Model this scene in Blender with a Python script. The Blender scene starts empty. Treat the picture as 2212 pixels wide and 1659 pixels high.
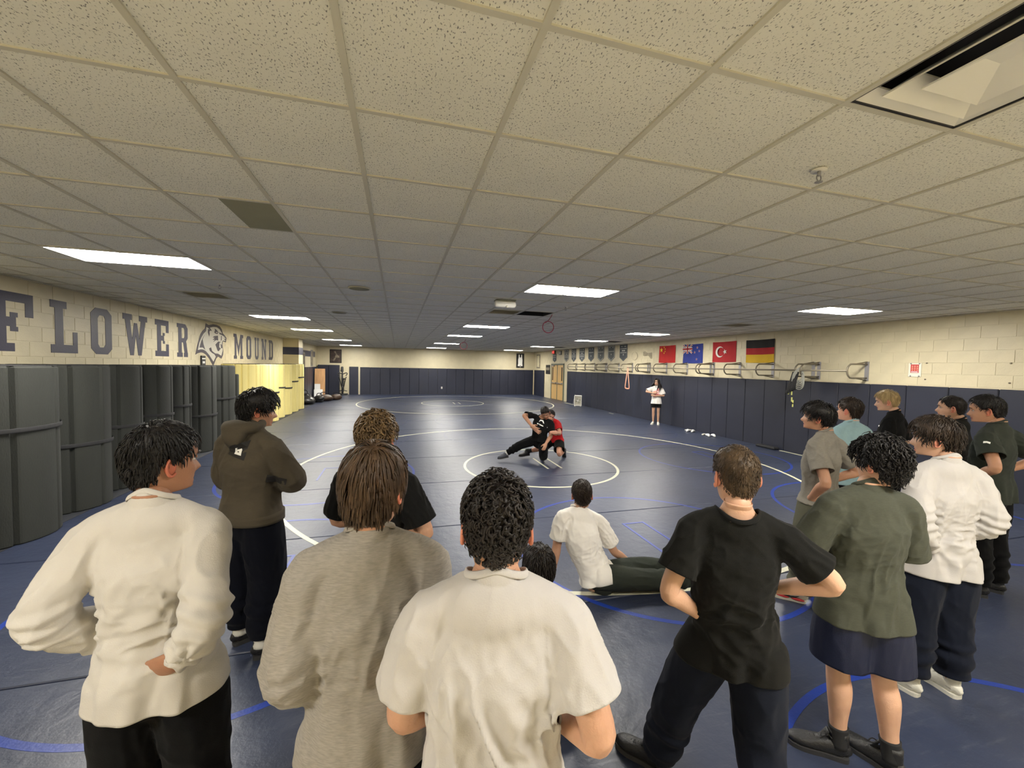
import bpy, bmesh, math, random
import numpy as np
from mathutils import Matrix, Vector, noise
from mathutils.geometry import tessellate_polygon
random.seed(7); rng = np.random.default_rng(7)
SC = bpy.context.scene; COL = SC.collection
# ---------------------------------------------------------------- camera, world, exposure
S = 0.6096                                   # ceiling grid module (2 ft)
FPX, YAW, PIT, ROL = 883.04, .2729, -.0430, .0194
CAM = np.array([.3039 * S, -1.9974 * S, 1.95]); CEIL = 2.983
def cam_axes():
    cy, sy, cp, sp = math.cos(YAW), math.sin(YAW), math.cos(PIT), math.sin(PIT)
    f = np.array([sy * cp, cy * cp, sp]); r = np.array([cy, -sy, 0]); u = np.cross(r, f)
    c, s = math.cos(ROL), math.sin(ROL)
    return np.stack([c * r + s * u, -s * r + c * u, f])
CM = cam_axes()
def P(u, v, t):                              # a measured picture point at depth t metres, as a world point
    return CAM + np.array([(u - 1106) / FPX, -(v - 829.5) / FPX, 1.]) @ CM * t
cd = bpy.data.cameras.new('camera'); cam = bpy.data.objects.new('camera', cd); COL.objects.link(cam)
cd.sensor_width = 36; cd.lens = FPX / 2212 * 36; cd.clip_start = .05; cd.clip_end = 200
mw = Matrix.Identity(4)
for i in range(3):
    mw[i][0], mw[i][1], mw[i][2], mw[i][3] = CM[0][i], CM[1][i], -CM[2][i], CAM[i]
cam.matrix_world = mw; SC.camera = cam
wd = bpy.data.worlds.new('world'); SC.world = wd; wd.use_nodes = True
wd.node_tree.nodes['Background'].inputs[0].default_value = (.6, .6, .6, 1)
wd.node_tree.nodes['Background'].inputs[1].default_value = .1
SC.view_settings.view_transform = 'Standard'; SC.view_settings.look = 'None'
SC.view_settings.gamma = 1; SC.view_settings.use_curve_mapping = False
SC.view_settings.exposure = 0.0
LAMP = 82.0                                  # radiance of the ceiling light diffusers
SC.cycles.use_denoising = True; SC.cycles.max_bounces = 10; SC.cycles.diffuse_bounces = 8
SC.cycles.sample_clamp_indirect = 6

# ---------------------------------------------------------------- helpers
def lin(r, g, b):
    f = lambda c: (c / 255 / 12.92) if c / 255 <= .04045 else ((c / 255 + .055) / 1.055) ** 2.4
    return (f(r), f(g), f(b))
MATS = {}
def mat(name, rgb, rough=.6, var=.0, vscale=6., bump=0., bscale=80., metal=0., spec=.5, emit=0., stretch=None, sheen=0., rgb2=None, detail=3, bdist=.01):
    if name in MATS: return MATS[name]
    m = bpy.data.materials.new(name); m.use_nodes = True; nt = m.node_tree; b = nt.nodes['Principled BSDF']
    c = lin(*rgb); b.inputs['Base Color'].default_value = (*c, 1); b.inputs['Roughness'].default_value = rough
    b.inputs['Metallic'].default_value = metal; b.inputs['Specular IOR Level'].default_value = spec
    if sheen: b.inputs['Sheen Weight'].default_value = sheen
    tc = nt.nodes.new('ShaderNodeTexCoord'); src = tc.outputs['Object']
    if stretch:
        mp = nt.nodes.new('ShaderNodeMapping'); mp.inputs['Scale'].default_value = stretch
        nt.links.new(src, mp.inputs[0]); src = mp.outputs[0]
    if var:
        n = nt.nodes.new('ShaderNodeTexNoise'); n.inputs['Scale'].default_value = vscale; n.inputs['Detail'].default_value = detail
        nt.links.new(src, n.inputs['Vector'])
        r = nt.nodes.new('ShaderNodeValToRGB'); r.color_ramp.elements[0].position = .3; r.color_ramp.elements[1].position = .7
        c2 = lin(*rgb2) if rgb2 else c
        r.color_ramp.elements[0].color = (*[x * (1 - var) for x in c], 1); r.color_ramp.elements[1].color = (*[min(1, x * (1 + var)) for x in c2], 1)
        nt.links.new(n.outputs['Fac'], r.inputs[0]); nt.links.new(r.outputs[0], b.inputs['Base Color'])
    if bump:
        n2 = nt.nodes.new('ShaderNodeTexNoise'); n2.inputs['Scale'].default_value = bscale; n2.inputs['Detail'].default_value = 4
        nt.links.new(src, n2.inputs['Vector'])
        bp = nt.nodes.new('ShaderNodeBump'); bp.inputs['Strength'].default_value = bump; bp.inputs['Distance'].default_value = bdist
        nt.links.new(n2.outputs['Fac'], bp.inputs['Height']); nt.links.new(bp.outputs[0], b.inputs['Normal'])
    if emit:
        b.inputs['Emission Color'].default_value = (*c, 1); b.inputs['Emission Strength'].default_value = emit
    MATS[name] = m; return m

ORG = {}
def tag(o, label=None, cat=None, group=None, kind=None):
    if label: o['label'] = label
    if cat: o['category'] = cat
    if group: o['group'] = group
    if kind: o['kind'] = kind
    return o
def thing(name, label, cat, loc, group=None):
    o = bpy.data.objects.new(name, None); COL.objects.link(o); o.location = [float(x) for x in loc]; o.empty_display_size = .1
    ORG[o.name] = np.array(loc, float); return tag(o, label, cat, group)
def mk(name, geo, m, parent=None, smooth=False, label=None, cat=None, group=None, kind=None, midx=None, org=None):
    V, F = geo; V = np.asarray(V, float)
    o0 = ORG[parent.name] if parent is not None else (np.zeros(3) if org is None else np.array(org, float))
    me = bpy.data.meshes.new(name); me.from_pydata((V - o0).tolist(), [], [list(map(int, f)) for f in F]); me.validate()
    for mm in (m if isinstance(m, (list, tuple)) else [m]): me.materials.append(mm)
    if midx is not None and len(midx) == len(me.polygons): me.polygons.foreach_set('material_index', list(midx))
    if smooth: me.polygons.foreach_set('use_smooth', [True] * len(me.polygons))
    me.update()
    o = bpy.data.objects.new(name, me); COL.objects.link(o); ORG[o.name] = o0
    if parent is not None: o.parent = parent
    elif org is not None: o.location = o0
    return tag(o, label, cat, group, kind)
def inst(src, name, loc, parent=None, label=None, group=None):        # a copy of a one-mesh piece that shares its mesh
    o = src.copy(); o.name = name; COL.objects.link(o); o.location = loc; ORG[o.name] = np.zeros(3)
    if parent is not None: o.parent = parent
    if label: o['label'] = label
    if group: o['group'] = group
    return o
def copy_tree(o, loc, label=None):
    c = o.copy(); COL.objects.link(c); c.location = loc
    if label: c['label'] = label
    def rec(a, b):
        for ch in a.children:
            d = ch.copy(); COL.objects.link(d); d.parent = b; rec(ch, d)
    rec(o, c); return c
def join(*gs):
    V = []; F = []; n = 0
    for v, f in gs:
        V.append(np.asarray(v, float).reshape(-1, 3)); F += [[i + n for i in q] for q in f]; n += len(V[-1])
    return np.concatenate(V), F
def box(x0, x1, y0, y1, z0, z1, bev=0.):
    if bev <= 0:
        V = [(x, y, z) for x in (x0, x1) for y in (y0, y1) for z in (z0, z1)]
        return np.array(V), [(0, 1, 3, 2), (4, 6, 7, 5), (0, 4, 5, 1), (2, 3, 7, 6), (0, 2, 6, 4), (1, 5, 7, 3)]
    bm = bmesh.new(); bmesh.ops.create_cube(bm, size=1)
    for v in bm.verts: v.co = ((x0 + x1) / 2 + v.co.x * (x1 - x0), (y0 + y1) / 2 + v.co.y * (y1 - y0), (z0 + z1) / 2 + v.co.z * (z1 - z0))
    bmesh.ops.bevel(bm, geom=list(bm.edges), offset=bev, segments=1, affect='EDGES')
    return frombm(bm)
def frombm(bm):
    bm.verts.ensure_lookup_table(); bm.verts.index_update()
    V = np.array([v.co[:] for v in bm.verts]); F = [[v.index for v in f.verts] for f in bm.faces]; bm.free(); return V, F
def nrm(v): v = np.asarray(v, float); return v / (np.linalg.norm(v) + 1e-12)
def crom(A, sub):
    A = np.asarray(A, float)
    if sub <= 1: return A
    B = np.vstack([2 * A[0] - A[1], A, 2 * A[-1] - A[-2]]); out = []
    for i in range(1, len(B) - 2):
        p0, p1, p2, p3 = B[i - 1:i + 3]
        for k in range(sub):
            t = k / sub
            out.append(.5 * (2 * p1 + (p2 - p0) * t + (2 * p0 - 5 * p1 + 4 * p2 - p3) * t * t + (3 * p1 - p0 - 3 * p2 + p3) * t ** 3))
    out.append(A[-1]); return np.array(out)
def tube(pts, rx, ry=None, side=None, n=12, sub=4, caps=True, round_=False, closed=False, ex=2.):
    pts = np.asarray(pts, float); k = len(pts)
    rx = np.broadcast_to(np.asarray(rx, float), (k,)); ry = rx if ry is None else np.broadcast_to(np.asarray(ry, float), (k,))
    A = np.column_stack([pts, rx, ry])
    if side is not None:
        sd = np.asarray(side, float); sd = np.broadcast_to(sd, (k, 3)); A = np.column_stack([A, sd])
    if closed: A = np.vstack([A, A[:1]])
    A = crom(A, sub)
    if closed: A = A[:-1]
    C = A[:, :3]; T = np.roll(C, -1, 0) - np.roll(C, 1, 0) if closed else np.gradient(C, axis=0)
    T /= np.linalg.norm(T, axis=1)[:, None] + 1e-12
    if round_ and not closed:
        pre = []; post = []
        for f, s in ((.98, .25), (.8, .65), (.5, .9)):
            pre.append(np.concatenate([C[0] - T[0] * A[0, 3:5].min() * f, A[0, 3:5] * math.sqrt(max(0, 1 - f * f)) if f < .98 else A[0, 3:5] * .2, A[0, 5:]]))
            post.append(np.concatenate([C[-1] + T[-1] * A[-1, 3:5].min() * f, A[-1, 3:5] * math.sqrt(max(0, 1 - f * f)) if f < .98 else A[-1, 3:5] * .2, A[-1, 5:]]))
        A = np.vstack([pre, A, post[::-1]]); T = np.vstack([[T[0]] * 3, T, [T[-1]] * 3]); C = A[:, :3]
    m = len(A); X = np.zeros((m, 3))
    if side is not None:
        X = A[:, 5:8].copy()
    else:
        x = np.cross(T[0], (0, 0, 1.)) if abs(T[0][2]) < .9 else np.cross(T[0], (0, 1., 0))
        for i in range(m): x = nrm(x - T[i] * np.dot(x, T[i])); X[i] = x
    X -= T * (X * T).sum(1)[:, None]; X /= np.linalg.norm(X, axis=1)[:, None] + 1e-12
    Y = np.cross(T, X); a = np.linspace(0, 2 * np.pi, n, endpoint=False)
    ca, sa = np.cos(a), np.sin(a)
    if ex != 2.: ca = np.sign(ca) * np.abs(ca) ** (2 / ex); sa = np.sign(sa) * np.abs(sa) ** (2 / ex)
    V = (C[:, None] + X[:, None] * (A[:, 3, None] * ca)[..., None] + Y[:, None] * (A[:, 4, None] * sa)[..., None]).reshape(-1, 3)
    F = []
    for i in range(m if closed else m - 1):
        j = (i + 1) % m
        for q in range(n): F.append((i * n + q, i * n + (q + 1) % n, j * n + (q + 1) % n, j * n + q))
    if caps and not closed: F.append(tuple(range(n))[::-1]); F.append(tuple(range((m - 1) * n, m * n)))
    return V, F
def ell(c, r, R=None, nu=16, nv=10):
    V = []; F = []
    for i in range(nv + 1):
        th = math.pi * i / nv
        for j in range(nu):
            ph = 2 * math.pi * j / nu
            V.append((math.sin(th) * math.cos(ph), math.sin(th) * math.sin(ph), math.cos(th)))
    for i in range(nv):
        for j in range(nu): F.append((i * nu + j, (i + 1) * nu + j, (i + 1) * nu + (j + 1) % nu, i * nu + (j + 1) % nu))
    V = np.array(V) * np.asarray(r)
    if R is not None: V = V @ np.asarray(R).T
    return V + np.asarray(c), F
def flat(polys, to3, nrmv, th=.002):          # filled outlines (even-odd holes) laid on a plane, th thick
    cu = bpy.data.curves.new('c', 'CURVE'); cu.dimensions = '2D'; cu.fill_mode = 'BOTH'; cu.extrude = th / 2
    for p in polys:
        s = cu.splines.new('POLY'); s.points.add(len(p) - 1); s.use_cyclic_u = True
        for i, (x, y) in enumerate(p): s.points[i].co = (x, y, 0, 1)
    return cur2geo(cu, to3, nrmv)
def cur2geo(cu, to3, nrmv):
    ob = bpy.data.objects.new('c', cu); me = ob.to_mesh()
    V = np.array([v.co[:] for v in me.vertices]); F = [list(p.vertices) for p in me.polygons]; ob.to_mesh_clear(); bpy.data.objects.remove(ob)
    n = np.asarray(nrmv, float)
    return np.array([np.asarray(to3(v[0], v[1]), float) + n * v[2] for v in V]), F
def text(body, size, to3, nrmv, th=.002):
    cu = bpy.data.curves.new('t', 'FONT'); cu.body = body; cu.size = size; cu.extrude = th / 2; cu.align_x = 'CENTER'; cu.align_y = 'CENTER'
    return cur2geo(cu, to3, nrmv)
def disc(c, r, z0, z1, n=28):
    return tube([(c[0], c[1], z0), (c[0], c[1], z1)], r, n=n, sub=1, side=(1, 0, 0))

# ---------------------------------------------------------------- materials
M = {}
M['wall'] = mat('painted_block', (203, 193, 163), .42, .05, 3, .25, 60, spec=.4)
M['navy_paint'] = mat('navy_paint', (46, 50, 78), .3, .1, 4, .2, 60)
M['pad'] = mat('navy_vinyl', (38, 41, 55), .42, .08, 2.5, .12, 35, spec=.45)
M['tile'] = mat('acoustic_tile', (235, 233, 221), .95, .03, 2, 0)
M['tee'] = mat('tee_metal', (198, 194, 178), .6)
M['paneldark'] = mat('dull_panel', (140, 138, 116), .9, .05, 4)
M['white'] = mat('white_enamel', (236, 234, 226), .45)
M['offwhite'] = mat('off_white', (226, 222, 206), .6)
M['black'] = mat('black_plastic', (22, 22, 24), .5)
M['dark'] = mat('dark_cavity', (30, 30, 32), .9)
M['steel'] = mat('painted_steel', (128, 120, 104), .4, metal=.5)
M['zinc'] = mat('zinc_plate', (150, 148, 150), .45, metal=.4)
M['foamblk'] = mat('charcoal_foam', (38, 40, 36), .8, .12, 5, .35, 120, stretch=(1, 1, .25))
M['foamyel'] = mat('yellow_foam', (222, 208, 136), .7, .06, 4, .3, 120, stretch=(1, 1, .25))
M['strap'] = mat('strap_webbing', (34, 34, 36), .8)
M['wood'] = mat('plywood', (206, 160, 112), .6, .15, 3, 0, stretch=(6, 6, .6))
M['doorwood'] = mat('door_veneer', (206, 170, 112), .45, .12, 3, 0, stretch=(9, 9, .5))
M['framegreen'] = mat('green_door_frame', (94, 104, 92), .5)
M['line_white'] = mat('white_mat_paint', (196, 194, 170), .45, .05, 9, .2, 40)
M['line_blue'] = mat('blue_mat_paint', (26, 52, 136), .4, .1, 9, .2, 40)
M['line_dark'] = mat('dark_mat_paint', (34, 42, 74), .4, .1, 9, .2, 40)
M['rubber'] = mat('dark_rubber_base', (40, 42, 48), .8, .2, 8)
M['paper'] = mat('white_card', (236, 236, 232), .6)
M['bag'] = mat('black_bag', (30, 29, 28), .35, .3, 12, .6, 18)
M['brownbag'] = mat('brown_leather', (72, 54, 40), .45, .3, 10, .5, 22)
M['pink'] = mat('pink_rubber', (214, 150, 124), .6)
M['rope'] = mat('red_cord', (160, 70, 84), .7)
M['greystrap'] = mat('grey_webbing', (150, 150, 140), .7)
M['lime'] = mat('lime_tag', (206, 208, 120), .6)
M['cloth_red'] = mat('flag_red', (182, 34, 33), .85, .05, 5, .3, 30)
M['cloth_red2'] = mat('flag_red_deep', (158, 30, 35), .85, .05, 5, .3, 30)
M['cloth_blue'] = mat('flag_blue', (40, 54, 128), .85, .05, 5, .3, 30)
M['cloth_black'] = mat('flag_black', (32, 31, 31), .85)
M['cloth_gold'] = mat('flag_gold', (204, 166, 38), .85, .05, 5, .3, 30)
M['cloth_white'] = mat('flag_white', (208, 204, 196), .85)
M['cloth_yel'] = mat('flag_yellow', (232, 200, 60), .85)
M['banner'] = mat('banner_grey', (104, 108, 108), .8, .06, 4)
M['banner2'] = mat('banner_slate', (80, 86, 92), .8, .06, 4)
M['bannert'] = mat('banner_light', (190, 190, 182), .8)
M['red'] = mat('red_print', (186, 44, 50), .6)
M['photo'] = mat('dark_photo', (62, 50, 46), .3, .5, 7)
M['photo2'] = mat('grey_photo', (120, 112, 96), .4, .5, 9)
M['lampm'] = mat('lamp_diffuser', (255, 250, 240), .5, emit=LAMP)
M['exit'] = mat('exit_red', (236, 60, 50), .5, emit=1.1)
M['mat'] = None
def mat_floor():
    m = bpy.data.materials.new('blue_vinyl_mat'); m.use_nodes = True; nt = m.node_tree; b = nt.nodes['Principled BSDF']; L = nt.links
    tc = nt.nodes.new('ShaderNodeTexCoord'); N = nt.nodes.new
    n = N('ShaderNodeTexNoise'); n.inputs['Scale'].default_value = 1.1; n.inputs['Detail'].default_value = 5; L.new(tc.outputs['Object'], n.inputs[0])
    r = N('ShaderNodeValToRGB'); r.color_ramp.elements[0].position = .35; r.color_ramp.elements[1].position = .68
    r.color_ramp.elements[0].color = (*lin(41, 48, 68), 1); r.color_ramp.elements[1].color = (*lin(49, 56, 77), 1); L.new(n.outputs[0], r.inputs[0])
    # scuffs: thin streaks
    mp = N('ShaderNodeMapping'); mp.inputs['Scale'].default_value = (1.2, 9, 1); mp.inputs['Rotation'].default_value = (0, 0, .7); L.new(tc.outputs['Object'], mp.inputs[0])
    n3 = N('ShaderNodeTexNoise'); n3.inputs['Scale'].default_value = 3; n3.inputs['Detail'].default_value = 8; n3.inputs['Roughness'].default_value = .7; L.new(mp.outputs[0], n3.inputs[0])
    r3 = N('ShaderNodeValToRGB'); r3.color_ramp.elements[0].position = .55; r3.color_ramp.elements[1].position = .8
    r3.color_ramp.elements[0].color = (0, 0, 0, 1); r3.color_ramp.elements[1].color = (.6, .6, .6, 1); L.new(n3.outputs[0], r3.inputs[0])
    mx = N('ShaderNodeMix'); mx.data_type = 'RGBA'; L.new(r3.outputs[0], mx.inputs[0]); L.new(r.outputs[0], mx.inputs[6]); mx.inputs[7].default_value = (*lin(90, 95, 106), 1)
    L.new(mx.outputs[2], b.inputs['Base Color'])
    rr = N('ShaderNodeMapRange'); rr.inputs[3].default_value = .32; rr.inputs[4].default_value = .48; L.new(n3.outputs[0], rr.inputs[0]); L.new(rr.outputs[0], b.inputs['Roughness'])
    b.inputs['Specular IOR Level'].default_value = .5
    n2 = N('ShaderNodeTexNoise'); n2.inputs['Scale'].default_value = 7; n2.inputs['Detail'].default_value = 6; n2.inputs['Roughness'].default_value = .62; L.new(tc.outputs['Object'], n2.inputs[0])
    bp = N('ShaderNodeBump'); bp.inputs['Strength'].default_value = .55; bp.inputs['Distance'].default_value = .012; L.new(n2.outputs[0], bp.inputs['Height']); L.new(bp.outputs[0], b.inputs['Normal'])
    return m
M['mat'] = mat_floor()
def mat_tile():
    m = M['tile']; nt = m.node_tree; b = nt.nodes['Principled BSDF']; L = nt.links; N = nt.nodes.new
    geo = N('ShaderNodeNewGeometry'); mp = N('ShaderNodeMapping'); mp.inputs['Scale'].default_value = (1, .55, 1); L.new(geo.outputs['Position'], mp.inputs[0])
    v = N('ShaderNodeTexNoise'); v.inputs['Scale'].default_value = 170; v.inputs['Detail'].default_value = 2; L.new(mp.outputs[0], v.inputs['Vector'])
    r = N('ShaderNodeValToRGB'); r.color_ramp.elements[0].position = .32; r.color_ramp.elements[1].position = .40
    r.color_ramp.elements[0].color = (.25, .25, .25, 1); r.color_ramp.elements[1].color = (1, 1, 1, 1); L.new(v.outputs[0], r.inputs[0])
    old = b.inputs['Base Color'].links[0].from_socket
    mx = N('ShaderNodeMix'); mx.data_type = 'RGBA'; mx.blend_type = 'MULTIPLY'; mx.inputs[0].default_value = 1; L.new(old, mx.inputs[6]); L.new(r.outputs[0], mx.inputs[7]); L.new(mx.outputs[2], b.inputs['Base Color'])
    bp = N('ShaderNodeBump'); bp.inputs['Strength'].default_value = .5; bp.inputs['Distance'].default_value = .004; L.new(r.outputs[0], bp.inputs['Height']); L.new(bp.outputs[0], b.inputs['Normal'])
mat_tile()

# ---------------------------------------------------------------- room
X0, X1, Y0, Y1 = -4.6, 9.45, -4.6, 26.15
floor = mk('floor', box(X0 - .3, X1 + .3, Y0 - .3, Y1 + .3, -.25, -.05), M['rubber'], kind='structure')
ceil_ = mk('ceiling', box(X0 - .3, X1 + .3, Y0 - .3, Y1 + .3, CEIL + .35, CEIL + .5), M['dark'], kind='structure')
wl = mk('wall_left', box(X0 - .3, X0, Y0 - .3, Y1 + .3, -.05, CEIL + .35), M['wall'], kind='structure')
wr = mk('wall_right', box(X1, X1 + .3, Y0 - .3, Y1 + .3, -.05, CEIL + .35), M['wall'], kind='structure')
wb = mk('wall_back', box(X0 - .3, X1 + .3, Y1, Y1 + .3, -.05, CEIL + .35), M['wall'], kind='structure')
wf = mk('wall_front', box(X0 - .3, X1 + .3, Y0 - .3, Y0, -.05, CEIL + .35), M['wall'], kind='structure')
# floor mats: strips 1.9 m deep with open seams
mk('unseen_bounce_floor', box(X0, X1, Y0, -.61, -.05, -.002), mat('pale_bounce_floor', (236, 228, 206), .4, .03, 2), floor)  # pale floor added out of view to bounce light onto the near ceiling
seams = [-.6, -.07, 1.81, 3.69, 5.57, 7.48, 9.4, 11.35, 13.3, 15.2, 17.1, 19.0, 20.9, 22.8, 24.7, 26.1]
for a, b in zip(seams[:-1], seams[1:]):
    mk('mat_strip', box(-3.62, 9.4, a + .007, b - .007, -.05, 0, .006), M['mat'], floor)
mk('rubber_edge', box(X0, -3.625, -.6, Y1, -.05, -.001), M['rubber'], floor)
def ring(cx, cy, r, w, z, n=128):
    a = np.linspace(0, 2 * np.pi, n, endpoint=False); c, s = np.cos(a), np.sin(a)
    V = np.concatenate([np.stack([cx + q * c, cy + q * s, np.full(n, h)], 1) for q, h in ((r - w, z - .002), (r - w, z), (r, z), (r, z - .002))])
    F = [(k * n + i, (k + 1) * n + i, (k + 1) * n + (i + 1) % n, k * n + (i + 1) % n) for k in range(3) for i in range(n)]
    return V, F
for cx in (-1.05, 2.97, 7.0):
    for cy in (-.9, 2.75, 6.4, 10.05, 13.0, 16.2, 19.85, 23.4):
        if cx == 2.97 and cy in (6.4, 19.85): continue
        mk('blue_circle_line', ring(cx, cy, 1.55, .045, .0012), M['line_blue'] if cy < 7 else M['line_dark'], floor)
mk('white_circle_line', ring(2.93, 6.38, 1.52, .05, .002), M['line_white'], floor)
mk('white_circle_line', ring(2.98, 6.42, 4.68, .055, .002, 256), M['line_white'], floor)
mk('white_circle_line', ring(2.93, 19.85, 1.6, .05, .002), M['line_white'], floor)
mk('white_circle_line', ring(3.2, 19.85, 4.95, .055, .002, 256), M['line_white'], floor)
for yy in (6.07, 19.35):
    for xx in (2.98, 3.26): mk('starting_line', box(xx - .018, xx + .018, yy, yy + .92, 0, .002), M['line_white'], floor)
for cx in (-1.05, 2.97, 7.0):
    for cy in (2.75, 6.4):
        if cx == 2.97 and cy == 6.4: continue
        for g in (box(cx - .06, cx - .03, cy - .3, cy + .5, 0, .0022), box(cx + .22, cx + .25, cy - .3, cy + .5, 0, .0022), box(cx - .06, cx + .25, cy + .5, cy + .53, 0, .0022)): mk('blue_starting_line', g, M['line_blue'], floor)
# ceiling grid
LX = [(-5, -3), (3, 5), (11, 13)]; LY = [-3, 6, 15, 21, 30, 39]
used = {(i, j) for a, b in LX for i in range(a, b) for j in LY}
used |= {(3, -1), (-5, 10), (3, 10), (4, 10), (12, 10)}
tile0 = None; dist = []
for i in range(-7, 15):
    for j in range(-7, 42):
        if (i, j) not in used: dist.append((((i + .5) * S - CAM[0]) ** 2 + ((j + .5) * S - CAM[1]) ** 2 + (0 if j > -3 else 900), i, j))
dist.sort(); G = S / 2 - .006
tg = box(-G, G, -G, G, 0, .018, .004); rest = []
for k, (d, i, j) in enumerate(dist):
    c = ((i + .5) * S, (j + .5) * S, CEIL + .006)
    if k < 290:
        if tile0 is None:
            tile0 = mk('ceiling_tile', tg, M['tile'], ceil_); tile0.location = c
        else: inst(tile0, 'ceiling_tile', c, ceil_)
    else: rest.append((box(-G, G, -G, G, 0, .018)[0] + np.array(c), box(0, 1, 0, 1, 0, 1)[1]))
for j in range(-7, 43):
    for a, b in ((X0 + .005, -7 * S - .006), (15 * S + .006, X1 - .005)):
        rest.append(box(a, b, j * S + .006, min((j + 1) * S - .006, Y1 - .01), CEIL + .006, CEIL + .024))
for i in range(-7, 15): rest.append(box(i * S + .006, (i + 1) * S - .006, 42 * S + .006, Y1 - .01, CEIL + .006, CEIL + .024))
mk('edge_and_far_tile', join(*rest), M['tile'], ceil_, kind='stuff')
for i in range(-7, 16): mk('main_tee', box(i * S - .012, i * S + .012, Y0 + .02, Y1 - .02, CEIL - .002, CEIL + .03), M['tee'], ceil_)
for j in range(-7, 43): mk('cross_tee', box(X0 + .01, X1 - .01, j * S - .011, j * S + .011, CEIL - .0012, CEIL + .029), M['tee'], ceil_)
mk('dull_ceiling_panel', box(-1.52 * S, -1 * S - .013, 3 * S + .012, 4 * S - .012, CEIL - .001, CEIL + .012, .002), M['paneldark'], ceil_, label='duller olive half panel set in the ceiling grid')
# wall angle along the wall tops
for nm, g in (('trim_1', box(X0, X0 + .022, Y0 + .02, 18.4, CEIL - .012, CEIL)), ('trim_2', box(X1 - .022, X1, Y0 + .02, Y1 - .02, CEIL - .012, CEIL)), ('trim_3', box(X0, X1, Y1 - .022, Y1, CEIL - .012, CEIL))):
    mk(nm, g, M['tee'], kind='structure')
# concrete blocks above the pads
BW, BH = .4064, .2032
def blocks(parent, x, sgn, y0, y1, zs, y_obj, name='wall_block'):
    # faces stand proud of the wall on side sgn; joints stay recessed
    e = .005; g = box(0 if sgn > 0 else -.006, .006 if sgn > 0 else 0, -BW / 2 + e, BW / 2 - e, -BH / 2 + e, BH / 2 - e, .002)
    src = None; far = []
    for r, z in enumerate(zs):
        y = y0 + (BW / 2 if r % 2 else 0)
        while y < y1:
            c = (x, y + BW / 2, z + BH / 2)
            if y + BW < y1 - .01:
                if y < y_obj:
                    if src is None: src = mk(name, g, M['wall'], parent); src.location = c
                    else: inst(src, name, c, parent)
                else: far.append((box(*( (0, .006) if sgn > 0 else (-.006, 0)), -BW / 2 + e, BW / 2 - e, -BH / 2 + e, BH / 2 - e)[0] + np.array(c), box(0, 1, 0, 1, 0, 1)[1]))
            y += BW
    if far: mk('far_' + name, join(*far), M['wall'], parent, kind='stuff')
zs = [CEIL - .012 - BH * (k + 1) for k in range(6)]
blocks(wl, X0, 1, 2.6, 18.45, zs, 18.4)
blocks(wr, X1, -1, 1.4, 26.1, zs, 20.5)
blocks(wr, X1, -1, 23.95, 26.1, [CEIL - .012 - BH * (k + 1) for k in range(6, 14)], 0, 'door_side_block')
fb = []
for r in range(6):
    x = -4.6 + (BW / 2 if r % 2 else 0)
    while x + BW < X1: fb.append(box(x + .005, x + BW - .005, Y1 - .006, Y1, zs[r] + .005, zs[r] + BH - .005)); x += BW
mk('back_wall_block', join(*fb), M['wall'], wb, kind='stuff')
# column with a painted stripe beyond the left wall lettering
colx = mk('wall_column', box(X0, -3.98, 18.49, 19.3, 0, CEIL), M['wall'], wl)
mk('painted_stripe', join(box(X0, -3.977, 18.484, 18.49, 2.28, 2.6), box(-3.981, -3.974, 18.487, 19.303, 2.28, 2.6)), M['navy_paint'], wl)
mk('painted_stripe', box(X0, X0 + .006, 19.3, 25.6, 2.28, 2.6), M['navy_paint'], wl)
# wall pads, 2 ft wide
def pad_run(parent, horizontal, c0, c1, zt, face, back):
    n = int(round((c1 - c0) / .61)); w = (c1 - c0) / n
    for k in range(n):
        a, b = c0 + k * w + .003, c0 + (k + 1) * w - .003
        g = box(min(face, back), max(face, back), a, b, -.04, zt, .012) if not horizontal else box(a, b, min(face, back), max(face, back), -.04, zt, .012)
        mk('wall_pad', g, M['pad'], parent)
pad_run(wr, 0, -3.2, 20.2, 1.735, X1 - .05, X1)
pad_run(wr, 0, 24.0, 26.0, 1.73, X1 - .05, X1)
pad_run(wb, 1, -2.1, 9.36, 1.72, Y1 - .05, Y1)
mk('wall_pad', box(-2.74, -2.2, Y1 - .05, Y1, -.04, 1.74, .012), M['pad'], wb)
for a, b in ((-4.5, -3.9), (-3.88, -3.28)): mk('wall_pad', box(a, b, Y1 - .3, Y1, 0, 1.83, .012), M['pad'], wb)
pad_run(wl, 0, 19.4, 25.7, 1.7, X0 + .05, X0)

# ---------------------------------------------------------------- ceiling lights and fittings
cl0 = None; n = 0
names_x = ['left', 'middle', 'right']
for j in LY:
    for qx, (a, b) in enumerate(LX):
        c = ((a + b) / 2 * S, (j + .5) * S, CEIL)
        lab = '%s ceiling light panel in the %s row' % (['left', 'middle', 'right'][qx], {-9: 'last unseen row behind the camera', -3: 'first unseen row behind the camera', 6: 'nearest lit', 15: 'second lit', 21: 'third lit', 30: 'fourth lit', 39: 'farthest lit'}[j])
        if cl0 is None:
            cl0 = thing('ceiling_light', lab, 'light', c, 'ceiling light panels'); o = np.array(c)
            W, D = S - .012, S / 2 - .012
            fr = join(box(-W, W, -D, -D + .022, -.004, .05), box(-W, W, D - .022, D, -.004, .05), box(-W, -W + .022, -D + .022, D - .022, -.004, .05), box(W - .022, W, -D + .022, D - .022, -.004, .05), box(-W, W, -D, D, .05, .055))
            mk('frame', (fr[0] + o, fr[1]), M['white'], cl0)
            dg = box(-W + .022, W - .022, -D + .022, D - .022, .004, .01)
            mk('diffuser', (dg[0] + o, dg[1]), M['lampm'], cl0)
        else: copy_tree(cl0, c, lab)
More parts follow.
